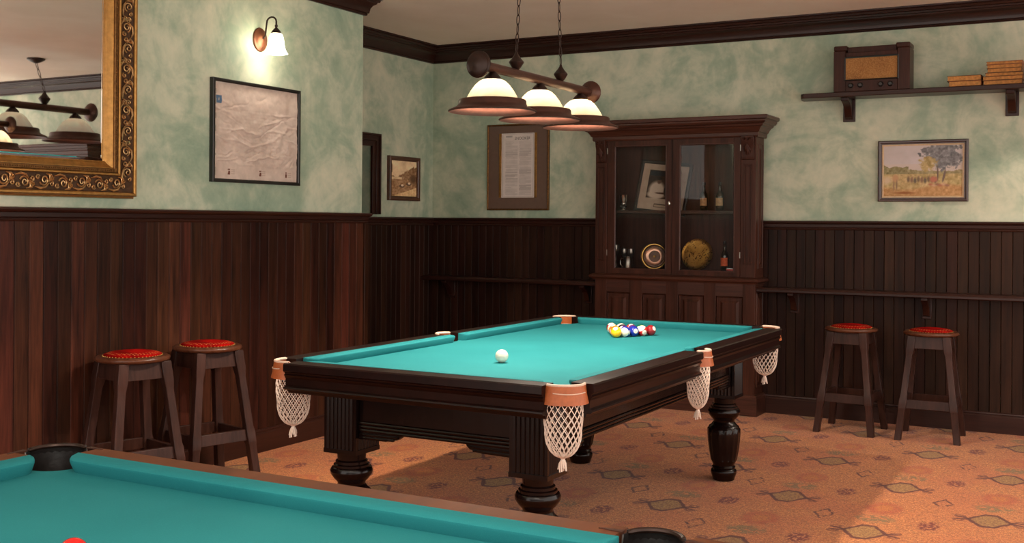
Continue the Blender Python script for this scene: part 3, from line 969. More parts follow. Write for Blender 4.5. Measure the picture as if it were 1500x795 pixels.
# ================================================================== LAMPS
def chain_mesh(p0, p1, pitch=0.040, w=0.011, rad=0.0022):
    m = MB()
    p0, p1 = Vector(p0), Vector(p1)
    L = (p1 - p0).length; d = (p1 - p0) / L
    n = int(L / pitch)
    side = d.cross(Vector((1, 0, 0))).normalized(); side2 = d.cross(side)
    for k in range(n):
        c = p0 + d * (k + 0.5) * L / n
        s = side if k % 2 == 0 else side2
        hh = L / n * 0.5 + 0.003
        pts = []
        for q in range(12):
            a = 2 * PI * q / 12
            pts.append(c + s * (w * 0.62 * math.cos(a)) + d * (hh * math.sin(a)))
        m.tube(pts, rad, 5, closed=True)
    return m
def lathe_y(prof, seg=24):
    m = MB().lathe(prof, seg)
    return m.xf(Matrix.Rotation(R(-90), 4, 'X'))     # z -> +y
def table_lamp(loc, rz, power, label, scale=1.0, color=WARM):
    r = empty('billiard_lamp', loc, rz, label, 'pendant lamp')
    r.scale = (scale,) * 3
    hb = 0.555
    lathe_y([(0.019, -hb + 0.02), (0.021, -hb + 0.03), (0.021, hb - 0.03), (0.019, hb - 0.02)], 20).build('bar', M_BRONZE, r)
    for s in (-1, 1):
        f = lathe_y([(0.018, 0.0), (0.030, 0.004), (0.048, 0.012), (0.057, 0.024), (0.057, 0.030), (0.050, 0.034), (0.050, 0.038), (0.036, 0.046), (0.032, 0.046), (0.016, 0.052), (0.004, 0.053)], 32)
        if s < 0: f.xf(Matrix.Rotation(PI, 4, 'Z'))
        f.build('end_cap', M_BRONZED if s < 0 else M_BRONZE, r, loc=(0, s * (hb - 0.03), 0))
    for y in (-0.225, 0.215):
        kn = MB().lathe([(0.010, 0.016), (0.018, 0.024), (0.022, 0.030), (0.032, 0.046), (0.034, 0.052), (0.026, 0.062), (0.016, 0.074), (0.008, 0.086), (0.005, 0.096)], 12)
        k = kn.build('hanger_knob', M_BRONZED, r, loc=(0, y, 0))
        topz = (ZC - loc[2]) / scale
        chain_mesh((0, y, 0.094), (0, y * 0.72, topz - 0.02)).build('chain', M_BRONZED, r)
        MB().lathe([(0.05, topz - 0.001), (0.05, topz - 0.008), (0.03, topz - 0.02), (0.008, topz - 0.028)], 20).build('ceiling_rose', M_BRONZED, r, loc=(0, y * 0.72, 0))
    for y in (-0.435, 0.0, 0.435):
        cap = MB().lathe([(0.012, -0.015), (0.016, -0.022), (0.026, -0.030), (0.036, -0.042), (0.038, -0.052), (0.034, -0.056)], 24).build('fitter', M_BRONZED, r, loc=(0, y, 0))
        gp = [(0.034, -0.048), (0.054, -0.056), (0.074, -0.074), (0.093, -0.100), (0.109, -0.128), (0.121, -0.150), (0.118, -0.150), (0.106, -0.129), (0.090, -0.102), (0.071, -0.077), (0.052, -0.060), (0.031, -0.051)]
        sh = MB().lathe(gp, 40, cap=False).build('glass_shade', M_SHADE, r, loc=(0, y, 0), ang=60)
        rp2 = [(0.116, -0.143), (0.128, -0.136), (0.140, -0.136), (0.145, -0.142), (0.146, -0.156), (0.152, -0.166), (0.176, -0.176), (0.187, -0.181), (0.189, -0.186), (0.184, -0.189), (0.176, -0.184), (0.150, -0.172), (0.141, -0.158), (0.138, -0.145), (0.128, -0.142), (0.118, -0.149)]
        rim = MB().lathe(rp2, 48, cap=False)
        n_ = 48; kk = len(rp2)
        rim.f += [((kk - 1) * n_ + i, (kk - 1) * n_ + (i + 1) % n_, (i + 1) % n_, i) for i in range(n_)]
        rim.build('shade_rim', M_COPPER, sh, ang=40)
        ld = bpy.data.lights.new('bulb', 'POINT')
        ld.energy = power; ld.color = color; ld.shadow_soft_size = 0.028
        lo = bpy.data.objects.new('bulb', ld); C.objects.link(lo); lo.parent = r; lo.location = (0, y, -0.095)
    return r
table_lamp((-2.365, 4.535, 2.058), 0, P_TABLE, 'three-shade bronze billiard lamp hanging on chains over the pool table with string nets')
table_lamp((-0.745, 1.10, 2.02), R(90), P_FRONT, 'three-shade bronze billiard lamp hanging over the snooker table with brown rails')
table_lamp((-0.10, 6.80, 2.47), 0, P_SIDE, 'large three-shade bronze billiard lamp reflected in the gilt mirror', 1.62)

def sconce(loc, rz, label, power):
    r = empty('wall_sconce', loc, rz, label, 'wall lamp', 'wall sconces')      # local -y points into the room
    bp = MB().lathe([(0.060, 0.0), (0.062, 0.004), (0.058, 0.010), (0.046, 0.014), (0.040, 0.020), (0.022, 0.026), (0.008, 0.028), (0.001, 0.030)], 36)
    bp.v = [(x, -z, y * 1.18) for x, y, z in bp.v]
    bp.build('back_plate', plain('sconce_copper', (120, 72, 50), 0.4, 0.5), r)
    pts = [(0, -0.02, 0.0), (0, -0.045, 0.02), (0, -0.05, 0.06), (0, -0.055, 0.095)]
    for k in range(9):
        a = PI - PI * k / 8
        pts.append((0, -0.095 + 0.038 * math.cos(PI - a) * -1 if False else -0.093 + 0.037 * math.cos(PI * k / 8), 0.100 + 0.030 * math.sin(PI * k / 8)))
    pts.append((0, -0.130, 0.075))
    MB().tube(pts, 0.0055, 10).build('arm', M_BRONZED, r)
    MB().lathe([(0.004, 0.085), (0.009, 0.078), (0.009, 0.070), (0.006, 0.064), (0.014, 0.056), (0.026, 0.042), (0.032, 0.030), (0.030, 0.027)], 24).build('fitter', M_BRONZED, r, loc=(0, -0.130, 0))
    gp = [(0.029, 0.030), (0.038, 0.018), (0.044, -0.005), (0.047, -0.035), (0.052, -0.062), (0.062, -0.084), (0.070, -0.092), (0.067, -0.092), (0.059, -0.083), (0.049, -0.062), (0.044, -0.035), (0.041, -0.005), (0.035, 0.017), (0.026, 0.028)]
    MB().lathe(gp, 36, cap=False).build('glass_shade', M_SHADEW, r, loc=(0, -0.130, 0), ang=60)
    ld = bpy.data.lights.new('bulb', 'POINT'); ld.energy = power; ld.color = (1.0, 0.90, 0.76); ld.shadow_soft_size = 0.03
    lo = bpy.data.objects.new('bulb', ld); C.objects.link(lo); lo.parent = r; lo.location = (0, -0.130, -0.012)
    return r
sconce((XL, 5.150, 2.495), R(90), 'small bronze wall sconce with white bell shade above the crumpled parchment', P_SCONCE)
sconce((XL, 1.47, 2.495), R(90), 'unseen bronze wall sconce added on the near side of the gilt mirror for extra light', P_SCONCE)  # out-of-view sconce, added to brighten the ceiling and walls
sconce((1.95, YB, 2.50), 0, 'small bronze wall sconce on the back wall seen in the gilt mirror', P_SCONCE)

# ================================================================== STOOLS
def make_stool(label):
    r = empty('bar_stool', (0, 0, 0), 0, label, 'stool', 'bar stools')
    top, ft = 0.105, 0.180                      # half spread of the legs at top and floor
    zt = 0.672
    seat = MB().lathe([(0.120, 0.668), (0.158, 0.670), (0.170, 0.676), (0.173, 0.684), (0.170, 0.692), (0.160, 0.697), (0.146, 0.698), (0.130, 0.697), (0.10, 0.697)], 44).build('seat', M_SEATW, r, ang=50)
    MB().lathe([(0.133, 0.696), (0.134, 0.701), (0.128, 0.706), (0.105, 0.713), (0.07, 0.718), (0.03, 0.720), (0.001, 0.7205)], 40).build('cushion', M_VELVET, seat, ang=80)
    st = MB()
    for k in range(48):
        a = 2 * PI * k / 48
        st.lathe([(0.0035, 0.0), (0.003, 0.002), (0.001, 0.0032)], 6, (0.1355 * math.cos(a), 0.1355 * math.sin(a), 0.698), cap=True)
    o = st.build('nail_heads', M_BRASS, seat); o['kind'] = 'stuff'
    w = 0.021
    def at(z):
        return ft + (top - ft) * z / zt
    for sx in (-1, 1):
        for sy in (-1, 1):
            vs_, fs_ = [], []
            zs = [(0, 1.0), (0.19, 1.0), (0.20, 1.12), (0.205, 1.15), (0.265, 1.15), (0.28, 1.0), (0.54, 0.95), (0.565, 1.12), (0.585, 1.2), (zt, 1.2)]
            for z, k in zs:
                c = at(z)
                for dx, dy in ((-w, -w), (w, -w), (w, w), (-w, w)):
                    vs_.append((sx * c + dx * k, sy * c + dy * k, z))
            for i in range(len(zs) - 1):
                for j in range(4):
                    fs_.append((i * 4 + j, i * 4 + (j + 1) % 4, (i + 1) * 4 + (j + 1) % 4, (i + 1) * 4 + j))
            fs_ += [(3, 2, 1, 0), tuple((len(zs) - 1) * 4 + j for j in range(4))]
            MB().add(vs_, fs_).build('leg', M_STOOL, r, bevel=0.003)
    for a in range(4):
        c0, c1 = at(0.59), at(0.668)
        m = MB().hexa([(-c0, -c0 - 0.012, 0.59), (c0, -c0 - 0.012, 0.59), (c0, -c0 + 0.012, 0.59), (-c0, -c0 + 0.012, 0.59)],
                      [(-c1, -c1 - 0.012, 0.668), (c1, -c1 - 0.012, 0.668), (c1, -c1 + 0.012, 0.668), (-c1, -c1 + 0.012, 0.668)])
        m.xf(Matrix.Rotation(a * PI / 2, 4, 'Z')).build('apron', M_STOOL, r, bevel=0.002)
        z0, z1 = (0.205, 0.262) if a % 2 == 0 else (0.212, 0.268)
        c0, c1 = at(z0), at(z1)
        m = MB().hexa([(-c0, -c0 - 0.011, z0), (c0, -c0 - 0.011, z0), (c0, -c0 + 0.011, z0), (-c0, -c0 + 0.011, z0)],
                      [(-c1, -c1 - 0.011, z1), (c1, -c1 - 0.011, z1), (c1, -c1 + 0.011, z1), (-c1, -c1 + 0.011, z1)])
        m.xf(Matrix.Rotation(a * PI / 2, 4, 'Z')).build('stretcher', M_STOOL, r, bevel=0.002)
    return r
s0 = make_stool('dark wooden bar stool with red dotted cushion under the drinks ledge, beside the pool table cabinet')
STOOLS = [((-1.640, 7.775, 0), R(-3), 1.01, 'red cushioned bar stool under the back wall ledge, the one nearer the cabinet'),
          ((-1.125, 7.775, 0), R(2), 1.01, 'red cushioned bar stool under the back wall ledge, the one farther from the cabinet'),
          ((-4.325, 3.935, 0), R(-16), 1.045, 'red cushioned bar stool against the boarding under the gilt mirror'),
          ((-4.325, 4.450, 0), R(-16), 1.05, 'red cushioned bar stool against the boarding under the crumpled parchment')]
for i, (l, rz, sc, lab) in enumerate(STOOLS):
    o = s0 if i == 0 else dup(s0)
    o.location = l; o.rotation_euler = (0, 0, rz); o.scale = (sc,) * 3; o['label'] = lab

# ================================================================== GLAZED CABINET
CW, CD = 1.282, 0.212
def raised_panel(x0, x1, z0, z1, y=0.0):
    m = MB()
    a = [(x0, z0), (x1, z0), (x1, z1), (x0, z1)]
    def rect(i): return [(x0 + i, z0 + i), (x1 - i, z0 + i), (x1 - i, z1 - i), (x0 + i, z1 - i)]
    lv = [(0, 0.006), (0.008, -0.002), (0.012, 0.004), (0.034, 0.003), (0.052, -0.006)]
    vs_ = []
    for i, d in lv:
        vs_ += [(p[0], y + d, p[1]) for p in rect(i)]
    fs_ = []
    for k in range(len(lv) - 1):
        for j in range(4):
            fs_.append((k * 4 + j, k * 4 + (j + 1) % 4, (k + 1) * 4 + (j + 1) % 4, (k + 1) * 4 + j))
    fs_.append(tuple((len(lv) - 1) * 4 + j for j in range(4)))
    return m.add(vs_, fs_)
def make_cabinet(loc, label):
    r = empty('display_cabinet', loc, 0, label, 'cabinet')
    # ---- base
    B(0, CW, 0.018, CD, 0.0, 0.965).build('body', M_CAB, r)
    xs = [0.0, 0.098, 0.294, 0.396, 0.590, 0.689, 0.893, 0.983, 1.191, CW]     # stile, panel, stile ...
    for i in range(0, 9, 2):
        B(xs[i], xs[i + 1], 0.0, 0.02, 0.15, 0.965).build('stile', M_CAB, r, bevel=0.002)
    for i in range(1, 8, 2):
        B(xs[i], xs[i + 1], 0.0015, 0.02, 0.868, 0.965).build('top_rail', M_CABX, r)
        B(xs[i], xs[i + 1], 0.0015, 0.02, 0.15, 0.235).build('bottom_rail', M_CABX, r)
        raised_panel(xs[i], xs[i + 1], 0.235, 0.868, 0.008).build('panel', M_CAB, r, ang=20)
    MB().sweep([(0, CD), (0, 0), (CW, 0), (CW, CD)], [(0, 0), (0.024, 0), (0.024, 0.125), (0.018, 0.132), (0.018, 0.140), (0.010, 0.150), (0, 0.152)]).build('plinth', M_CABX, r, ang=25)
    raised_panel(0.03, CD - 0.02, 0.20, 0.90).xf(Matrix.Translation((CW + 0.004, 0, 0)) @ Matrix.Rotation(R(90), 4, 'Z')).build('side_panel', M_CAB, r, ang=20)
    led = MB().sweep([(0, CD), (0, 0), (CW, 0), (CW, CD)], [(-0.05, 0.962), (0.012, 0.962), (0.016, 0.970), (0.026, 0.974), (0.036, 0.980), (0.038, 0.990), (0.034, 0.998), (0.022, 1.003), (0.010, 1.010), (-0.05, 1.010)])
    led.box(-0.0, CW, 0.0, CD, 0.964, 1.006)
    led.build('ledge', M_CABX, r, ang=25)
    # ---- upper carcass
    z0, z1 = 1.008, 2.060
    B(0.012, CW - 0.012, CD - 0.014, CD, z0, z1).build('back_panel', M_CAB, r)
    for x in (0.0, CW - 0.022):
        B(x, x + 0.022, 0.045, CD - 0.014, z0, z1).build('side', M_CAB, r)
    B(0.022, CW - 0.022, 0.02, CD - 0.014, z0, z0 + 0.042).build('floor_board', M_CABX, r)
    B(0.022, CW - 0.022, 0.045, CD - 0.014, 1.478, 1.502).build('shelf', M_CABX, r, bevel=0.002)
    B(0.0, CW, 0.0, CD - 0.014, z1 - 0.02, z1).build('top_board', M_CABX, r)
    raised_panel(0.055, CD - 0.03, z0 + 0.06, z1 - 0.06).xf(Matrix.Translation((CW + 0.002, 0, 0)) @ Matrix.Rotation(R(90), 4, 'Z')).build('side_panel', M_CAB, r, ang=20)
    # ---- pilasters with carved corbels
    for s, (x0, x1) in enumerate(((0.0, 0.098), (1.168, CW))):
        p = B(x0, x1, 0.0, 0.05, z0, z1 - 0.02).build('pilaster', M_CAB, r, bevel=0.003)
        xm = (x0 + x1) / 2; hw = 0.030
        fr = MB()
        for (a, b, c, d) in ((xm - hw, xm - hw + 0.008, z0 + 0.10, 1.84), (xm + hw - 0.008, xm + hw, z0 + 0.10, 1.84), (xm - hw, xm + hw, z0 + 0.10, z0 + 0.108), (xm - hw, xm + hw, 1.832, 1.84)):
            fr.box(a, b, -0.008, 0.0, c, d)
        fr.box(xm - hw + 0.016, xm + hw - 0.016, -0.004, 0.0, z0 + 0.118, 1.822)
        fr.build('pilaster_moulding', M_CAB, p, bevel=0.002)
        cb = MB().prism([(0.0, 1.872), (-0.012, 1.876), (-0.018, 1.90), (-0.014, 1.93), (-0.016, 1.96), (-0.030, 2.00), (-0.036, 2.03), (-0.036, 2.048), (0.0, 2.048)], x0 + 0.010, x1 - 0.010, 'YZ').build('corbel', M_CAB, p, ang=40, bevel=0.002)
        lf = MB()
        for k in range(5):                                   # carved leaf
            a = R(-90 + (k - 2) * 26)
            base = Vector((xm, -0.034, 1.985)); tip = base + Vector((math.cos(a) * 0.034, 0.016, math.sin(a) * 0.085))
            lf.tube([base, (base + tip) / 2 + Vector((0, -0.008, 0)), tip], [0.007, 0.009, 0.002], 6)
        for sg in (-1, 1):
            lf.tube([(xm + sg * (0.006 + 0.015 * (1 - t) * math.cos(t * 7)) + sg * 0.010, -0.038, 2.022 + 0.014 * (1 - t) * math.sin(t * 7)) for t in [i / 14 for i in range(15)]], [0.005] * 14 + [0.006], 6)
        lf.build('carved_leaf', M_CAB, p, ang=60)
    # ---- doors
    dz0, dz1, gz0, gz1 = 1.012, 2.044, 1.050, 1.998
    for s, (x0, x1, g0, g1) in enumerate(((0.100, 0.632, 0.161, 0.584), (0.634, 1.166, 0.694, 1.118))):
        w, h = g1 - g0, gz1 - gz0
        d = empty('door', (0, 0, 0)); d.parent = r
        m = MB()
        m.box(x0, g0, 0.004, 0.026, dz0, dz1).box(g1, x1, 0.004, 0.026, dz0, dz1).box(g0, g1, 0.004, 0.026, dz0, gz0).box(g0, g1, 0.004, 0.026, gz1, dz1)
        m.build('door_frame', M_CAB, d, bevel=0.0015)
        ring(w - 0.012, h - 0.012, [(0, -0.012), (0, -0.002), (0.004, 0.003), (0.009, 0.003), (0.014, -0.003), (0.014, -0.012)]).build('glazing_bead', M_CABX, d, ang=20, loc=(g0 + 0.006, 0.006, gz0 + 0.006))
        B(g0 - 0.004, g1 + 0.004, 0.014, 0.0165, gz0 - 0.004, gz1 + 0.004).build('glass_pane', M_PANE, d, smooth=False)
        for z in (1.15, 1.94):
            B(x0 - 0.003 if s == 0 else x1 - 0.003, x0 + 0.003 if s == 0 else x1 + 0.003, -0.003, 0.004, z, z + 0.045).build('hinge', M_HINGE, d)
        if s == 0:
            es = MB().lathe([(0.010, 0.0), (0.010, 0.003), (0.006, 0.005), (0.002, 0.005)], 20)
            es.v = [(x, 0.004 - z, y * 1.6) for x, y, z in es.v]
            es.build('keyhole_plate', M_SILVER, d, loc=(0.610, 0, 1.555))
    # ---- cornice
    cp = [(0, 2.040), (0.014, 2.040), (0.020, 2.050), (0.020, 2.072), (0.030, 2.078), (0.036, 2.092), (0.050, 2.110), (0.066, 2.118), (0.070, 2.130), (0.086, 2.136), (0.094, 2.150), (0.094, 2.160), (0.112, 2.166), (0.114, 2.185), (0.108, 2.192), (0, 2.192)]
    cm = MB().sweep([(0, CD), (0, 0), (CW, 0), (CW, CD)], cp)
    cm.box(0, CW, 0, CD, 2.06, 2.19)
    cm.build('cornice', M_CABX, r, ang=20)
    return r
CX, CY = CABX0 + 0.0, 7.960
cab1 = make_cabinet((CX, CY, 0), 'tall dark wooden display cabinet with two glazed doors and heavy cornice behind the pool table')
cab2 = dup(cab1); cab2.location = (0.25, CY, 0)
cab2['label'] = 'second dark display cabinet beyond the wall shelf, visible in the gilt mirror'

# ---- things in the cabinet (world positions, standing on shelf or cabinet floor)
ZS, ZF = 1.502, 1.0505
def lathe_thing(name, prof, loc, mat, label, cat, seg=28, group=None):
    o = MB().lathe(prof, seg).build(name, mat, loc=loc, ang=50)
    return tag(o, label, cat, group)
def bottle(loc, h, mat, label, labcol, cap):
    s = h / 0.21
    o = MB().lathe([(0.026, 0), (0.030, 0.004), (0.030, 0.105), (0.027, 0.122), (0.016, 0.138), (0.0115, 0.150), (0.010, 0.188), (0.012, 0.190), (0.012, 0.200), (0.009, 0.204)], 28)
    o.v = [(x, y, z * s) for x, y, z in o.v]
    b = o.build('bottle', mat, loc=loc, ang=50); tag(b, label, 'bottle', 'bottles in the cabinet')
    lm = MB(); n = 14; vs_, fs_ = [], []
    for z in (0.035 * s, 0.092 * s):
        for i in range(n + 1):
            a = R(-90 - 62 + 124 * i / n)
            vs_.append((0.0305 * math.cos(a), 0.0305 * math.sin(a), z))
    for i in range(n):
        fs_.append((i, i + 1, n + 2 + i, n + 1 + i))
    lm.add(vs_, fs_).build('bottle_label', plain('label_%d' % sum(labcol), labcol, 0.7, vary=0.3, scale=90), b)
    MB().lathe([(0.0118, 0.186 * s), (0.0125, 0.188 * s), (0.0125, 0.206 * s), (0.010, 0.209 * s), (0.001, 0.209 * s)], 16).build('bottle_cap', cap, b)
    return b
bottle((-2.795, 8.055, ZS), 0.215, M_BOTTLE, 'dark brown bottle with tan label on the cabinet shelf', (186, 140, 96), M_BLACKF)
bottle((-2.672, 8.060, ZS), 0.215, M_BOTTLEB, 'clear grey bottle with tan label on the cabinet shelf', (190, 160, 120), M_BLACKF)
bottle((-2.628, 8.050, ZF), 0.225, M_BOTTLE, 'dark bottle with orange label on the cabinet floor', (206, 92, 50), M_BLACKF)
lathe_thing('trophy_cup', [(0.030, 0), (0.031, 0.006), (0.022, 0.012), (0.018, 0.022), (0.026, 0.030), (0.030, 0.040), (0.022, 0.050), (0.024, 0.060), (0.030, 0.085), (0.033, 0.118), (0.035, 0.122), (0.031, 0.122), (0.028, 0.090), (0.002, 0.060)], (-3.452, 8.06, ZS), M_SILVER, 'small silver trophy cup beside the leaning photograph in the cabinet', 'cup')
def goblet(loc, s, label):
    p = [(0.026, 0), (0.026, 0.003), (0.006, 0.010), (0.005, 0.045), (0.010, 0.052), (0.005, 0.060), (0.006, 0.085), (0.022, 0.105), (0.027, 0.130), (0.025, 0.158), (0.023, 0.158), (0.024, 0.130), (0.018, 0.106), (0.002, 0.095)]
    return lathe_thing('goblet', [(a * s, b * s) for a, b in p], loc, M_PEWTER, label, 'goblet', group='goblets on the cabinet floor')
goblet((-3.535, 8.100, ZF), 1.14, 'tallest silver goblet on the cabinet floor behind the tankard')
goblet((-3.470, 8.120, ZF), 0.95, 'slim silver goblet directly behind the tankard')
goblet((-3.412, 8.120, ZF), 0.95, 'slim silver goblet between the tankard and the small keg')
tk = empty('tankard', (-3.405, 8.045, ZF), 0, 'plain pewter tankard with side handle on the cabinet floor', 'tankard')
MB().lathe([(0.040, 0), (0.040, 0.004), (0.037, 0.010), (0.034, 0.085), (0.036, 0.090), (0.033, 0.090), (0.032, 0.012), (0.002, 0.010)], 30).build('body', M_PEWTER, tk, ang=50)
MB().tube([(-0.034, 0, 0.075), (-0.058, 0, 0.078), (-0.066, 0, 0.060), (-0.064, 0, 0.030), (-0.050, 0, 0.012), (-0.035, 0, 0.012)], 0.0045, 8).build('handle', M_PEWTER, tk)
# small keg lying on its side with a pale metal end ring
kg = empty('keg', (-3.205, 8.075, ZF + 0.098), 0, 'small brown wooden keg with copper end ring lying in the cabinet', 'keg', rot=(0, 0, R(28)))
def ly(prof, seg=36):
    return MB().lathe(prof, seg).xf(Matrix.Rotation(R(90), 4, 'X'))     # z -> -y
ly([(0.070, -0.06), (0.088, -0.045), (0.0975, 0.0), (0.090, 0.045), (0.080, 0.060), (0.001, 0.060)]).build('barrel', wood('keg_wood', (86, 52, 30), (134, 88, 54), 'Y', 0.45, 0.1, 40), kg, ang=40)
for z in (-0.04, 0.035):
    ly([(0.0925, z - 0.006), (0.0965, z - 0.006), (0.0965, z + 0.006), (0.0925, z + 0.006)]).build('hoop', M_BRASS, kg)
ly([(0.042, 0.058), (0.046, 0.066), (0.064, 0.066), (0.070, 0.062), (0.070, 0.058)]).build('end_ring', plain('pale_copper', (226, 176, 150), 0.3, 0.8), kg)
ly([(0.010, 0.060), (0.010, 0.064), (0.004, 0.068), (0.001, 0.068)]).build('bung', M_BRASS, kg)
# brass tray leaning on the cabinet back
tr = empty('brass_tray', (-2.875, 8.105, ZF), 0, 'round engraved brass tray leaning against the cabinet back', 'tray', rot=(R(-14), 0, 0))
def tray_mat():
    n = NT('engraved_brass')
    v = n.coord(); f = n.noise(v, 30, 4, 0.6, 2.0); g = n.noise(v, 9, 2)
    n.base(n.mix(n.smooth(f, 0.54, 0.6), n.ramp(g, [(0.4, lin((176, 128, 56))), (0.6, lin((206, 158, 84)))]), rgba((84, 54, 24))))
    n.pbr(0.34, 0.9); n.bump(f, 0.3, 0.003)
    return n.m
tm = ly([(0.122, -0.004), (0.124, 0.004), (0.118, 0.012), (0.108, 0.006), (0.100, 0.003), (0.001, 0.003)], 48)
tm.build('dish', tray_mat(), tr, loc=(0, 0, 0.122), ang=40)
pk = empty('penknife', (-2.572, 8.020, ZF + 0.0095), R(8), 'small red object lying beside the orange labelled bottle', 'knife')
MB().prism([(-0.030, -0.007), (0.028, -0.008), (0.034, 0), (0.028, 0.008), (-0.030, 0.007), (-0.034, 0)], -0.0095, 0.0085, 'XY').build('handle', plain('red_plastic', (206, 40, 30), 0.35), pk, bevel=0.002)
B(-0.028, 0.026, -0.002, 0.002, 0.008, 0.0105).build('blade', M_SILVER, pk)

# ---- framed photograph leaning in the cabinet
def draw_ellipse(img, cx, cy, rx, ry, col, soft=0.15, rot=0.0):
    h, w = img.shape[:2]
    yy, xx = np.mgrid[0:h, 0:w]
    x = xx / w - cx; y = yy / h - cy
    c, s = math.cos(rot), math.sin(rot)
    d = np.sqrt(((x * c + y * s) / rx) ** 2 + ((-x * s + y * c) / ry) ** 2)
    a = np.clip((1 + soft - d) / (2 * soft), 0, 1)[..., None]
    img[:] = img * (1 - a) + np.array(col, float) * a
def draw_rect(img, x0, y0, x1, y1, col, a=1.0):
    h, w = img.shape[:2]
    sl = (slice(int(round(y0 * h)), max(int(round(y1 * h)), int(round(y0 * h)) + 1)), slice(int(round(x0 * w)), max(int(round(x1 * w)), int(round(x0 * w)) + 1)))
    img[sl] = img[sl] * (1 - a) + np.array(col, float) * a
fw, fh = 0.372, 0.362
ph = np.zeros((90, 92, 3)) + np.array((196, 172, 154))
draw_rect(ph, 0.15, 0.13, 0.85, 0.74, (66, 46, 38))
draw_rect(ph, 0.17, 0.15, 0.83, 0.26, (40, 44, 52))
for cx_, cy_, rx_, ry_, co in ((0.36, 0.56, 0.17, 0.19, (222, 200, 184)), (0.36, 0.66, 0.19, 0.08, (222, 200, 184)), (0.39, 0.36, 0.045, 0.06, (112, 82, 68)), (0.39, 0.31, 0.05, 0.03, (40, 30, 26)), (0.48, 0.62, 0.14, 0.02, (92, 62, 50)),
                               (0.70, 0.50, 0.09, 0.16, (150, 136, 130)), (0.72, 0.38, 0.035, 0.05, (120, 92, 78)), (0.58, 0.40, 0.035, 0.05, (118, 88, 74)), (0.57, 0.55, 0.05, 0.12, (60, 48, 44)), (0.80, 0.55, 0.04, 0.14, (52, 40, 36))):
    draw_ellipse(ph, cx_, cy_, rx_, ry_, co, 0.2)
draw_rect(ph, 0.84, 0.13, 1.0, 0.76, (196, 172, 154))
draw_rect(ph, 0.36, 0.86, 0.66, 0.93, (84, 62, 50)); draw_rect(ph, 0.375, 0.873, 0.645, 0.917, (186, 162, 142))
ph += (fbm((90, 92), (12, 12), 3, 9)[..., None] - 0.5) * 18
pf = empty('framed_photograph', (-3.350, 8.080, ZS + 0.020), 0, 'old framed group photograph leaning behind the cabinet doors', 'picture', rot=(R(-11), R(6), 0))
picture('photo_print', fw, fh, ph, pf)
ring(fw, fh, [(0, -0.004), (0, 0.004), (0.006, 0.008), (0.020, 0.010), (0.026, 0.006), (0.026, -0.008), (0, -0.008)]).build('frame', M_BLACKF, pf, ang=25)
B(-0.01, fw + 0.01, 0.003, 0.006, -0.01, fh + 0.01).build('backing_board', M_DARK, pf)

# ================================================================== PICTURES ON THE WALLS
def hang(name, loc, rz, label, cat='picture'):
    return empty(name, loc, rz, label, cat)
# --- crumpled parchment in black frame
pw, phh = 0.735, 0.565
dd = hang('framed_parchment', (XL + 0.012, 4.752, 1.640), R(90), 'large crumpled parchment sheet in thin black frame under the sconce')
ny, nx = 150, 190
yy, xx = np.mgrid[0:ny, 0:nx]; U, V = xx / (nx - 1), yy / (ny - 1)
w1 = fbm((ny, nx), (5, 6), 3, 21); w2 = fbm((ny, nx), (4, 4), 3, 33)
rel = np.zeros((ny, nx))
rsn = np.random.default_rng(4)
for k in range(46):                                    # fold lines radiating from the heavy middle
    side = rsn.choice([0, 0, 1, 1, 2])
    if side == 0: p = (rsn.uniform(0.02, 0.25), rsn.uniform(0.2, 0.9)); ang = rsn.uniform(-0.5, 0.5)
    elif side == 1: p = (rsn.uniform(0.7, 0.98), rsn.uniform(0.2, 0.9)); ang = rsn.uniform(-0.9, 0.4)
    else: p = (rsn.uniform(0.3, 0.7), rsn.uniform(0.35, 0.85)); ang = rsn.uniform(-0.4, 0.4)
    ln = rsn.uniform(0.06, 0.22); wd = rsn.uniform(0.006, 0.014); amp = rsn.uniform(0.0012, 0.0032) * rsn.choice([1, 1, -1])
    dx = U - p[0] + (w1 - 0.5) * 0.16; dy = V - p[1] + (w2 - 0.5) * 0.16
    a = dx * math.cos(ang) + dy * math.sin(ang); b = -dx * math.sin(ang) + dy * math.cos(ang)
    rel += amp * np.exp(-(a / ln) ** 2 - (b / wd) ** 2)
rel += (fbm((ny, nx), (14, 16), 3, 8) - 0.5) * 0.007 * np.clip(V * 1.6, 0.3, 1) + (np.abs(w1 - 0.5)) * 0.010
flat = np.clip((0.86 - V) / 0.05, 0, 1)
rel = rel * 1.7 * flat + 0.002
img = np.zeros((ny, nx, 3)) + np.array((206, 184, 172)) + (fbm((ny, nx), (20, 26), 3, 5)[..., None] - 0.5) * 26
img += (fbm((ny, nx), (3, 4), 2, 15)[..., None] - 0.5) * 22
draw_rect(img, 0.02, 0.15, 0.085, 0.225, (84, 110, 140)); draw_rect(img, 0.045, 0.175, 0.06, 0.2, (176, 170, 160))
for cx_ in (0.165, 0.525, 0.845):
    for q in range(3):
        draw_rect(img, cx_ + (q % 2) * 0.004, 0.885 + q * 0.022, cx_ + 0.026, 0.903 + q * 0.022, (104, 58, 44))
    for q in range(3):
        draw_rect(img, cx_ + 0.035, 0.895 + q * 0.018, cx_ + 0.075, 0.899 + q * 0.018, (150, 124, 112), 0.6)
for q in range(14):
    yv = 0.26 + q * 0.034
    draw_rect(img, 0.34, yv, 0.34 + 0.38, yv + 0.006, (176, 154, 146), 0.22)
picture('parchment', pw, phh, img, dd, relief=rel)
ring(pw, phh, [(-0.003, -0.010), (-0.003, 0.014), (0.002, 0.018), (0.014, 0.018), (0.017, 0.015), (0.017, -0.012), (-0.003, -0.012)]).build('frame', M_BLACKF, dd, ang=25)
wt = MB(); rsx = random.Random(2); z = 0.02
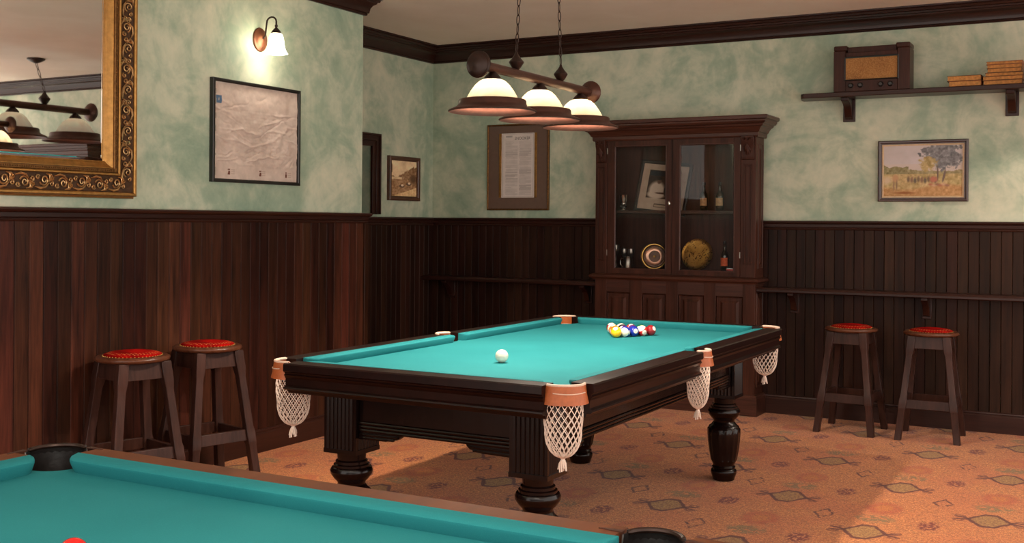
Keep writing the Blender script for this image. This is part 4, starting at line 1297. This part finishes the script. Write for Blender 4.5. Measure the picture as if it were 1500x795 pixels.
while z < phh - 0.05:                                   # worn pale flecks on the frame inner edge
    l = rsx.uniform(0.01, 0.05); wt.box(-0.001, 0.006, -0.0188, -0.0175, z, z + l); z += l + rsx.uniform(0.02, 0.07)
o = wt.build('worn_edge', plain('pale_wear', (170, 158, 146), 0.7), dd); o['kind'] = 'stuff'

# --- small sepia landscape in the alcove
def sepia():
    n1, n2 = 96, 84
    im = np.zeros((n1, n2, 3)); yy, xx = np.mgrid[0:n1, 0:n2]; u, v = xx / n2, yy / n1
    sky = np.array((216, 188, 150)) - (fbm((n1, n2), (5, 4), 4, 3)[..., None] - 0.4) * 80
    im[:] = sky
    tex = fbm((n1, n2), (22, 20), 3, 11)
    hill = 0.34 + 0.10 * np.sin(u * 5 + 0.6) - 0.20 * np.clip(u - 0.45, 0, 1) + (fbm((n1, n2), (3, 12), 3, 2) - 0.5) * 0.16
    g = v > hill
    im[g] = (np.array((128, 96, 66)) + (tex[..., None] - 0.5) * 110)[g]
    f = v > 0.53
    im[f] = (np.array((146, 110, 76)) + (tex[..., None] - 0.5) * 90)[f]
    w = (v > 0.45) & (v < 0.52) & (u < 0.42)
    im[w] = (np.array((196, 168, 130)) + (tex[..., None] - 0.5) * 40)[w]
    rd = (v > 1.0 - 0.26 * u ** 1.2 - 0.02) & (u > 0.15)
    im[rd] = (np.array((204, 170, 122)) + (tex[..., None] - 0.5) * 60)[rd]
    for cx_, cy_ in ((0.42, 0.68), (0.68, 0.62)):
        draw_ellipse(im, cx_, cy_ + 0.02, 0.10, 0.045, (84, 62, 46)); draw_ellipse(im, cx_ + 0.02, cy_, 0.05, 0.03, (214, 188, 160))
    im[:] = np.clip((im - 120) * 1.15 + 150, 0, 255)
    draw_ellipse(im, 0.05, 0.22, 0.018, 0.12, (96, 72, 52)); draw_ellipse(im, 0.86, 0.5, 0.12, 0.12, (104, 78, 54), 0.5)
    return im
sp = hang('framed_sepia_print', (XA + 0.012, 7.540, 1.612), R(90), 'small sepia country print in brown frame on the alcove wall')
picture('print', 0.385, 0.300, sepia(), sp)
ring(0.385, 0.300, [(-0.003, -0.010), (-0.003, 0.010), (0.004, 0.010), (0.010, 0.016), (0.026, 0.020), (0.034, 0.016), (0.034, -0.012), (-0.003, -0.012)]).build('frame', wood('frame_brown', (56, 30, 18), (94, 54, 34), 'X', 0.35, 0.2), sp, ang=25)

# --- snooker rules poster
sn = hang('framed_snooker_rules', (-4.748, YB - 0.012, 1.518), 0, 'tall framed sheet of rules headed SNOOKER with wide brown mount')
gx, gz = 0.560, 0.695
m = B(0, gx, -0.003, 0, 0, gz).build('mount_board', plain('brown_mount', (104, 82, 70), 0.5, vary=0.06), sn)
ring(gx, gz, [(0, -0.008), (0, 0.010), (0.004, 0.014), (0.010, 0.014), (0.014, 0.010), (0.014, -0.01), (0, -0.01)]).build('frame', M_GOLDD, sn, ang=25)
px0, px1, pz0, pz1 = 0.102, 0.462, 0.092, 0.632
for (a, b) in ((px0, px0 + 0.022), (px1 - 0.022, px1)):
    B(a, b, -0.010, -0.003, pz0, pz1).build('gilt_strip', M_GOLD, sn, bevel=0.002)
sw, shh = px1 - px0 - 0.046, pz1 - pz0
im = np.zeros((330, 130, 3)) + np.array((214, 204, 198)) + (fbm((330, 130), (20, 8), 3, 6)[..., None] - 0.5) * 16
for (a, b, c, d) in ((0.035, 0.012, 0.045, 0.985), (0.955, 0.012, 0.965, 0.985), (0.035, 0.012, 0.965, 0.016), (0.035, 0.981, 0.965, 0.985)):
    draw_rect(im, a, b, c, d, (120, 112, 108), 0.8)
lr = np.random.default_rng(12)
for col0, col1 in ((0.12, 0.49), (0.54, 0.90)):
    v = 0.12
    while v < 0.955:
        if lr.random() < 0.08: v += 0.012
        e = col1 - (lr.random() * 0.2 if lr.random() < 0.25 else 0)
        dk = 0.25 + 0.35 * lr.random()
        draw_rect(im, col0 + (0.02 if lr.random() < 0.2 else 0), v, e, v + 0.004, (120, 112, 110), dk); v += 0.0092
for q in range(2):
    draw_rect(im, 0.13, 0.040 + q * 0.018, 0.33, 0.047 + q * 0.018, (92, 88, 88), 0.7)
po = picture('rules_sheet', sw, shh, im, sn); po.location = (px0 + 0.023, -0.0055, pz0)
vs_, fs_ = text_mesh('SNOOKER', 0.036)
mw = max(v[0] for v in vs_)
MB().add([(a * 0.150 / mw + 0.125, -0.0005, b + shh - 0.056) for a, b, _ in vs_], fs_).build('heading', plain('ink', (74, 70, 72), 0.8), po, smooth=False)

# --- landscape painting
def landscape():
    n1, n2 = 150, 220
    yy, xx = np.mgrid[0:n1, 0:n2]; u, v = xx / n2, yy / n1
    im = np.zeros((n1, n2, 3)) + np.array((206, 196, 198))
    im += (fbm((n1, n2), (6, 5), 4, 2)[..., None] - 0.5) * np.array((26, 24, 34)) + ((1 - v) * -6)[..., None]
    im = np.where((v > 0.36)[..., None], im * 0.6 + np.array((216, 190, 168)) * 0.4, im)
    tx = fbm((n1, n2), (24, 34), 3, 7); tx2 = fbm((n1, n2), (8, 12), 4, 17)
    g = np.clip((v - 0.52) / 0.03, 0, 1)[..., None]
    gr = np.array((190, 164, 108)) + (tx[..., None] - 0.5) * 80 + (tx2[..., None] - 0.5) * np.array((60, 40, 50))
    im = im * (1 - g) + gr * g
    b = np.clip((v - 0.78 - 0.05 * np.sin(u * 6)) / 0.06, 0, 1)[..., None]
    im = im * (1 - b) + (np.array((188, 138, 84)) + (tx[..., None] - 0.5) * 70) * b
    tl = (v > 0.40 + 0.22 * (u - 0.0) ** 0.8 * 0.6 + (tx2 - 0.5) * 0.16) & (v < 0.56) & (u < 0.32)
    im[tl] = (np.array((134, 126, 84)) + (tx[..., None] - 0.5) * 90)[tl]
    tl = (v > 0.49 + (tx2 - 0.5) * 0.10) & (v < 0.56) & (u >= 0.28)
    im[tl] = (np.array((150, 138, 96)) + (tx[..., None] - 0.5) * 90)[tl]
    crown = ((u - 0.74) / 0.26) ** 2 + ((v - 0.22) / 0.30) ** 2 + (tx2 - 0.5) * 1.7 + (tx - 0.5) * 0.9
    a = np.clip((0.95 - crown) / 0.2, 0, 1)[..., None]
    im = im * (1 - a) + (np.array((118, 120, 126)) + (tx[..., None] - 0.5) * 110) * a
    crown = ((u - 0.57) / 0.13) ** 2 + ((v - 0.36) / 0.18) ** 2 + (tx2 - 0.5) * 1.8 + (tx - 0.5) * 1.0
    a = np.clip((0.9 - crown) / 0.3, 0, 1)[..., None] * 0.85
    im = im * (1 - a) + (np.array((186, 158, 92)) + (tx[..., None] - 0.5) * 90) * a
    draw_ellipse(im, 0.685, 0.56, 0.010, 0.14, (104, 84, 74)); draw_ellipse(im, 0.762, 0.60, 0.014, 0.12, (110, 90, 82), 0.2, 0.15)
    for k in range(9):
        cx_ = 0.32 + k * 0.042
        draw_ellipse(im, cx_, 0.66 + 0.012 * (k % 3), 0.018, 0.05, [(112, 92, 70), (132, 100, 78), (96, 84, 70)][k % 3], 0.4)
        draw_ellipse(im, cx_ + 0.006, 0.61 + 0.012 * (k % 3), 0.008, 0.014, (150, 112, 88), 0.4)
    draw_ellipse(im, 0.635, 0.665, 0.045, 0.055, (190, 108, 86), 0.4)
    for k in range(6):
        draw_ellipse(im, 0.60 + k * 0.04, 0.76 + 0.02 * (k % 2), 0.028, 0.022, [(176, 106, 78), (206, 160, 128), (150, 104, 82)][k % 3], 0.5)
    draw_ellipse(im, 0.155, 0.64, 0.040, 0.075, (196, 148, 104), 0.3); draw_ellipse(im, 0.135, 0.78, 0.010, 0.09, (150, 116, 88), 0.4); draw_ellipse(im, 0.172, 0.77, 0.010, 0.09, (134, 104, 80), 0.4)
    im[:] = im * 0.82 + np.array((214, 196, 180)) * 0.18
    draw_ellipse(im, 0.05, 0.68, 0.05, 0.07, (214, 190, 160), 0.5); draw_ellipse(im, 0.27, 0.92, 0.12, 0.02, (150, 96, 58), 0.6)
    return im
lp = hang('framed_landscape_painting', (-1.513, YB - 0.012, 1.603), 0, 'pastoral watercolour landscape with big tree in dark frame below the radio shelf')
lw, lh = 0.530, 0.360
picture('painting', lw, lh, landscape(), lp)
ring(lw, lh, [(-0.004, -0.010), (-0.004, 0.006), (0.004, 0.008), (0.008, 0.006), (0.008, -0.01)]).build('slip', plain('cream_slip', (206, 176, 140), 0.5), lp, ang=20)
ring(lw, lh, [(0.008, -0.010), (0.008, 0.012), (0.014, 0.012), (0.020, 0.018), (0.028, 0.019), (0.034, 0.014), (0.034, -0.012), (0.008, -0.012)]).build('frame', wood('frame_dark', (44, 20, 14), (72, 36, 26), 'X', 0.3, 0.3), lp, ang=25)

# ================================================================== GILT MIRROR
mr = hang('gilt_mirror', (XL + 0.004, 2.655, 1.700), R(90), 'large wall mirror in wide carved gilt frame', 'mirror')
mw_, mh_ = 1.315, 0.86
B(-0.004, mw_ + 0.004, -0.010, -0.004, -0.004, mh_ + 0.004).build('mirror_glass', M_MIRROR, mr, smooth=False)
ring(mw_ - 0.03, mh_ - 0.03, [(0, -0.0145), (0, -0.0135), (0.015, -0.0165), (0.018, -0.0165), (0.018, -0.02)]).build('glass_bevel', M_MIRROR, mr, ang=5, loc=(0.015, -0.0245, 0.015))
ring(mw_, mh_, [(0, 0.008), (0, 0.018), (0.006, 0.022), (0.009, 0.019), (0.022, 0.026), (0.034, 0.040), (0.037, 0.040), (0.037, 0.0), (0, 0.0)]).build('inner_cove', M_GOLD, mr, ang=25)
ring(mw_, mh_, [(0.037, 0.0), (0.037, 0.044), (0.041, 0.050), (0.057, 0.050), (0.061, 0.046), (0.061, 0.0)]).build('beaded_band', M_GOLDD, mr, ang=25)
ring(mw_, mh_, [(0.061, 0.0), (0.061, 0.052), (0.065, 0.056), (0.071, 0.056), (0.074, 0.050), (0.074, 0.0)]).build('inner_fillet', M_GOLD, mr, ang=25)
ring(mw_, mh_, [(0.074, 0.0), (0.074, 0.046), (0.082, 0.043), (0.152, 0.043), (0.160, 0.046), (0.160, 0.0)]).build('carved_band', plain('frame_ground', (72, 46, 24), 0.5, 0.5, vary=0.3), mr, ang=25)
ring(mw_, mh_, [(0.160, 0.0), (0.160, 0.054), (0.166, 0.060), (0.174, 0.060), (0.178, 0.054), (0.180, 0.030), (0.186, 0.026), (0.190, 0.016), (0.190, 0.0)]).build('outer_edge', M_GOLD, mr, ang=25)
bd = MB()
def along(o, n_units, fn):
    """call fn(M) for places along the four sides at outward offset o; M maps local (s along, t out, d toward viewer)"""
    for (ox, oz, dx, dz, tx_, tz_, L) in ((0, -o, 1, 0, 0, -1, mw_), (mw_ + o, 0, 0, 1, 1, 0, mh_), (mw_, mh_ + o, -1, 0, 0, 1, mw_), (-o, mh_, 0, -1, -1, 0, mh_)):
        e = o - 0.01
        n = max(int((L + 2 * e) / n_units), 1)
        for k in range(n):
            s = -e + (k + 0.5) * (L + 2 * e) / n
            fn(lambda a, t, d, s=s: (ox + dx * (s + a) + tx_ * t, -d, oz + dz * (s + a) + tz_ * t), k)
def bead(P, k):
    vs_ = [P(0.0045 * math.cos(q * PI / 3), 0.0045 * math.sin(q * PI / 3), 0.0495) for q in range(6)] + [P(0.003 * math.cos(q * PI / 3), 0.003 * math.sin(q * PI / 3), 0.0535) for q in range(6)]
    bd.add(vs_, [(q, (q + 1) % 6, 6 + (q + 1) % 6, 6 + q) for q in range(6)] + [tuple(range(6, 12))])
along(0.049, 0.0125, bead)
o = bd.build('beading', M_GOLDD, mr, ang=60); o['kind'] = 'stuff'
sc_ = MB()
def scroll(P, k):
    f = 1 if k % 2 == 0 else -1
    def spiral(cx_, cy_, r0, turns, dirn, a0, n=18):
        pts, rr = [], []
        for i in range(n + 1):
            t = i / n; a = a0 + dirn * turns * 2 * PI * t; q = r0 * (1 - 0.82 * t)
            pts.append(P(cx_ + q * math.cos(a), f * (cy_ + q * math.sin(a)), 0.046 + 0.006 * t)); rr.append(0.0045 * (1 - 0.35 * t))
        sc_.tube(pts, rr, 5)
    spiral(0.0, 0.004, 0.021, 1.5, 1, R(200))
    spiral(0.034, -0.008, 0.013, 1.3, -1, R(160), 12)
    spiral(-0.030, 0.014, 0.010, 1.2, 1, R(20), 10)
    sc_.tube([P(-0.042, f * -0.020, 0.045), P(-0.020, f * -0.026, 0.052), P(0.004, f * -0.022, 0.052), P(0.024, f * -0.006, 0.047)], [0.002, 0.006, 0.005, 0.002], 5)
    sc_.tube([P(0.010, f * 0.028, 0.045), P(0.028, f * 0.024, 0.052), P(0.046, f * 0.014, 0.046)], [0.002, 0.006, 0.002], 5)
    for a in (0.3, 0.9, 1.6):
        sc_.tube([P(0.026, f * 0.004, 0.045), P(0.026 + 0.016 * math.cos(a), f * (0.004 + 0.016 * math.sin(a)), 0.052), P(0.026 + 0.026 * math.cos(a + 0.2), f * (0.004 + 0.024 * math.sin(a + 0.2)), 0.045)], [0.002, 0.0045, 0.0015], 4)
along(0.117, 0.104, lambda P, k: scroll(lambda a_, t_, d_: P(a_ * 1.2, t_ * 1.32, d_), k))
o = sc_.build('scroll_carving', plain('carved_gilt', (196, 156, 108), 0.34, 0.8, vary=0.3, scale=50), mr, ang=60); o['kind'] = 'stuff'

# ================================================================== WALL SHELF, RADIO, BOOKS
SZ = 2.338
sh = empty('wall_shelf', (-2.085, YB, 0), 0, 'long dark wooden wall shelf above the landscape painting', 'shelf')
sl = 1.97
MB().prism([(0, -0.06), (0.03, -0.195), (0.05, -0.215), (sl, -0.215), (sl, 0), (0, 0)], SZ - 0.034, SZ, 'XY').build('shelf_board', M_TRIMX, sh, bevel=0.005)
for x in (-1.752 + 2.085, -0.678 + 2.085, -0.28 + 2.085):
    p = B(x - 0.042, x + 0.042, -0.018, 0, SZ - 0.195, SZ - 0.034).build('bracket_plate', M_TRIM, sh, bevel=0.003)
    MB().prism([(-0.018, SZ - 0.034), (-0.17, SZ - 0.034), (-0.165, SZ - 0.058), (-0.11, SZ - 0.075), (-0.065, SZ - 0.115), (-0.045, SZ - 0.165), (-0.018, SZ - 0.18)], x - 0.026, x + 0.026, 'YZ').build('bracket', M_TRIM, sh, bevel=0.003)
rd = empty('valve_radio', (-1.822, YB - 0.205, SZ), 0, 'vintage brown wooden radio with golden speaker cloth on the wall shelf', 'radio')
rw, rh, rdp = 0.515, 0.325, 0.165
gx0, gx1, gz0_, gz1_ = 0.083, 0.433, 0.085, 0.235
m = MB()
m.box(0, gx0, 0, rdp, 0, rh - 0.036).box(gx1, rw, 0, rdp, 0, rh - 0.036).box(gx0, gx1, 0, rdp, 0, gz0_).box(gx0, gx1, 0, rdp, gz1_, rh - 0.050).box(gx0, gx1, 0.02, rdp, gz0_, gz1_)
m.build('case', M_RADIO, rd, bevel=0.004)
for (a, b) in ((0.0, 0.092), (rw - 0.092, rw)):
    B(a, b, 0.0, rdp, rh - 0.036, rh).build('shoulder', M_RADIO, rd, bevel=0.008)
B(0.092, rw - 0.092, 0.022, rdp, rh - 0.052, rh - 0.010).build('sloped_top', M_RADIO, rd, bevel=0.004)
B(gx0 - 0.001, gx1 + 0.001, 0.010, 0.021, gz0_ - 0.001, gz1_ + 0.001).build('speaker_cloth', M_GRILLE, rd, smooth=False)
ring(gx1 - gx0, gz1_ - gz0_, [(0, -0.01), (0, 0.002), (0.006, 0.004), (0.010, 0.0), (0.010, -0.01)]).build('grille_frame', M_BLACKF, rd, ang=20, loc=(gx0, 0, gz0_))
for x in (0.121, 0.186, 0.324, 0.388):
    kb = MB().lathe([(0.019, 0), (0.019, 0.006), (0.015, 0.010), (0.014, 0.020), (0.011, 0.023), (0.002, 0.023)], 20)
    kb.v = [(a, -c, b) for a, b, c in kb.v]
    kb.build('knob', M_BLACKF, rd, loc=(x, 0, 0.042), ang=40)
bk = 0
def book(x, y, z, w, d, h, rz, col, label):
    global bk; bk += 1
    r = empty('book', (x, y, z), rz, label, 'book', 'old books on the wall shelf')
    cv = plain('cover_%d' % bk, col, 0.55, vary=0.2, scale=50)
    t = 0.003
    MB().box(0, w, 0, d, 0, t).box(0, w, 0, d, h - t, h).box(w - t, w, 0, d, t, h - t).build('cover', cv, r, bevel=0.001)
    B(0.004, w - t, 0.004, d - 0.004, t, h - t).build('pages', M_PAGES, r, smooth=False)
ys = YB - 0.20
book(-1.058, ys, SZ, 0.205, 0.14, 0.036, 0.02, (150, 84, 44), 'thick old book with tan page edges, lower of the pair beside the radio')
book(-1.068, ys + 0.004, SZ + 0.036, 0.215, 0.14, 0.036, -0.02, (96, 62, 34), 'thick old book lying on top of the lower pair beside the radio')
cols = [(110, 66, 36), (140, 84, 44), (96, 58, 32), (120, 82, 48), (150, 96, 54), (92, 70, 44)]
zz = SZ
BN = ['bottom book of the tall pile above the shelf bracket', 'second book from the bottom of the tall pile above the shelf bracket', 'third book from the bottom of the tall pile above the shelf bracket',
      'fourth book from the bottom of the tall pile above the shelf bracket', 'fifth book of the tall pile, just under the top one', 'top book with pale reddish cover on the tall pile']
for k, (dx, w, h, rz) in enumerate(((0.0, 0.238, 0.030, 0.01), (-0.004, 0.246, 0.026, -0.03), (0.012, 0.232, 0.024, 0.02), (0.024, 0.212, 0.028, -0.02), (0.022, 0.216, 0.026, 0.01), (0.018, 0.222, 0.020, -0.015))):
    book(-0.842 + dx, ys + 0.003, zz, w, 0.145, h, rz, cols[k] if k < 5 else (170, 112, 84), BN[k]); zz += h
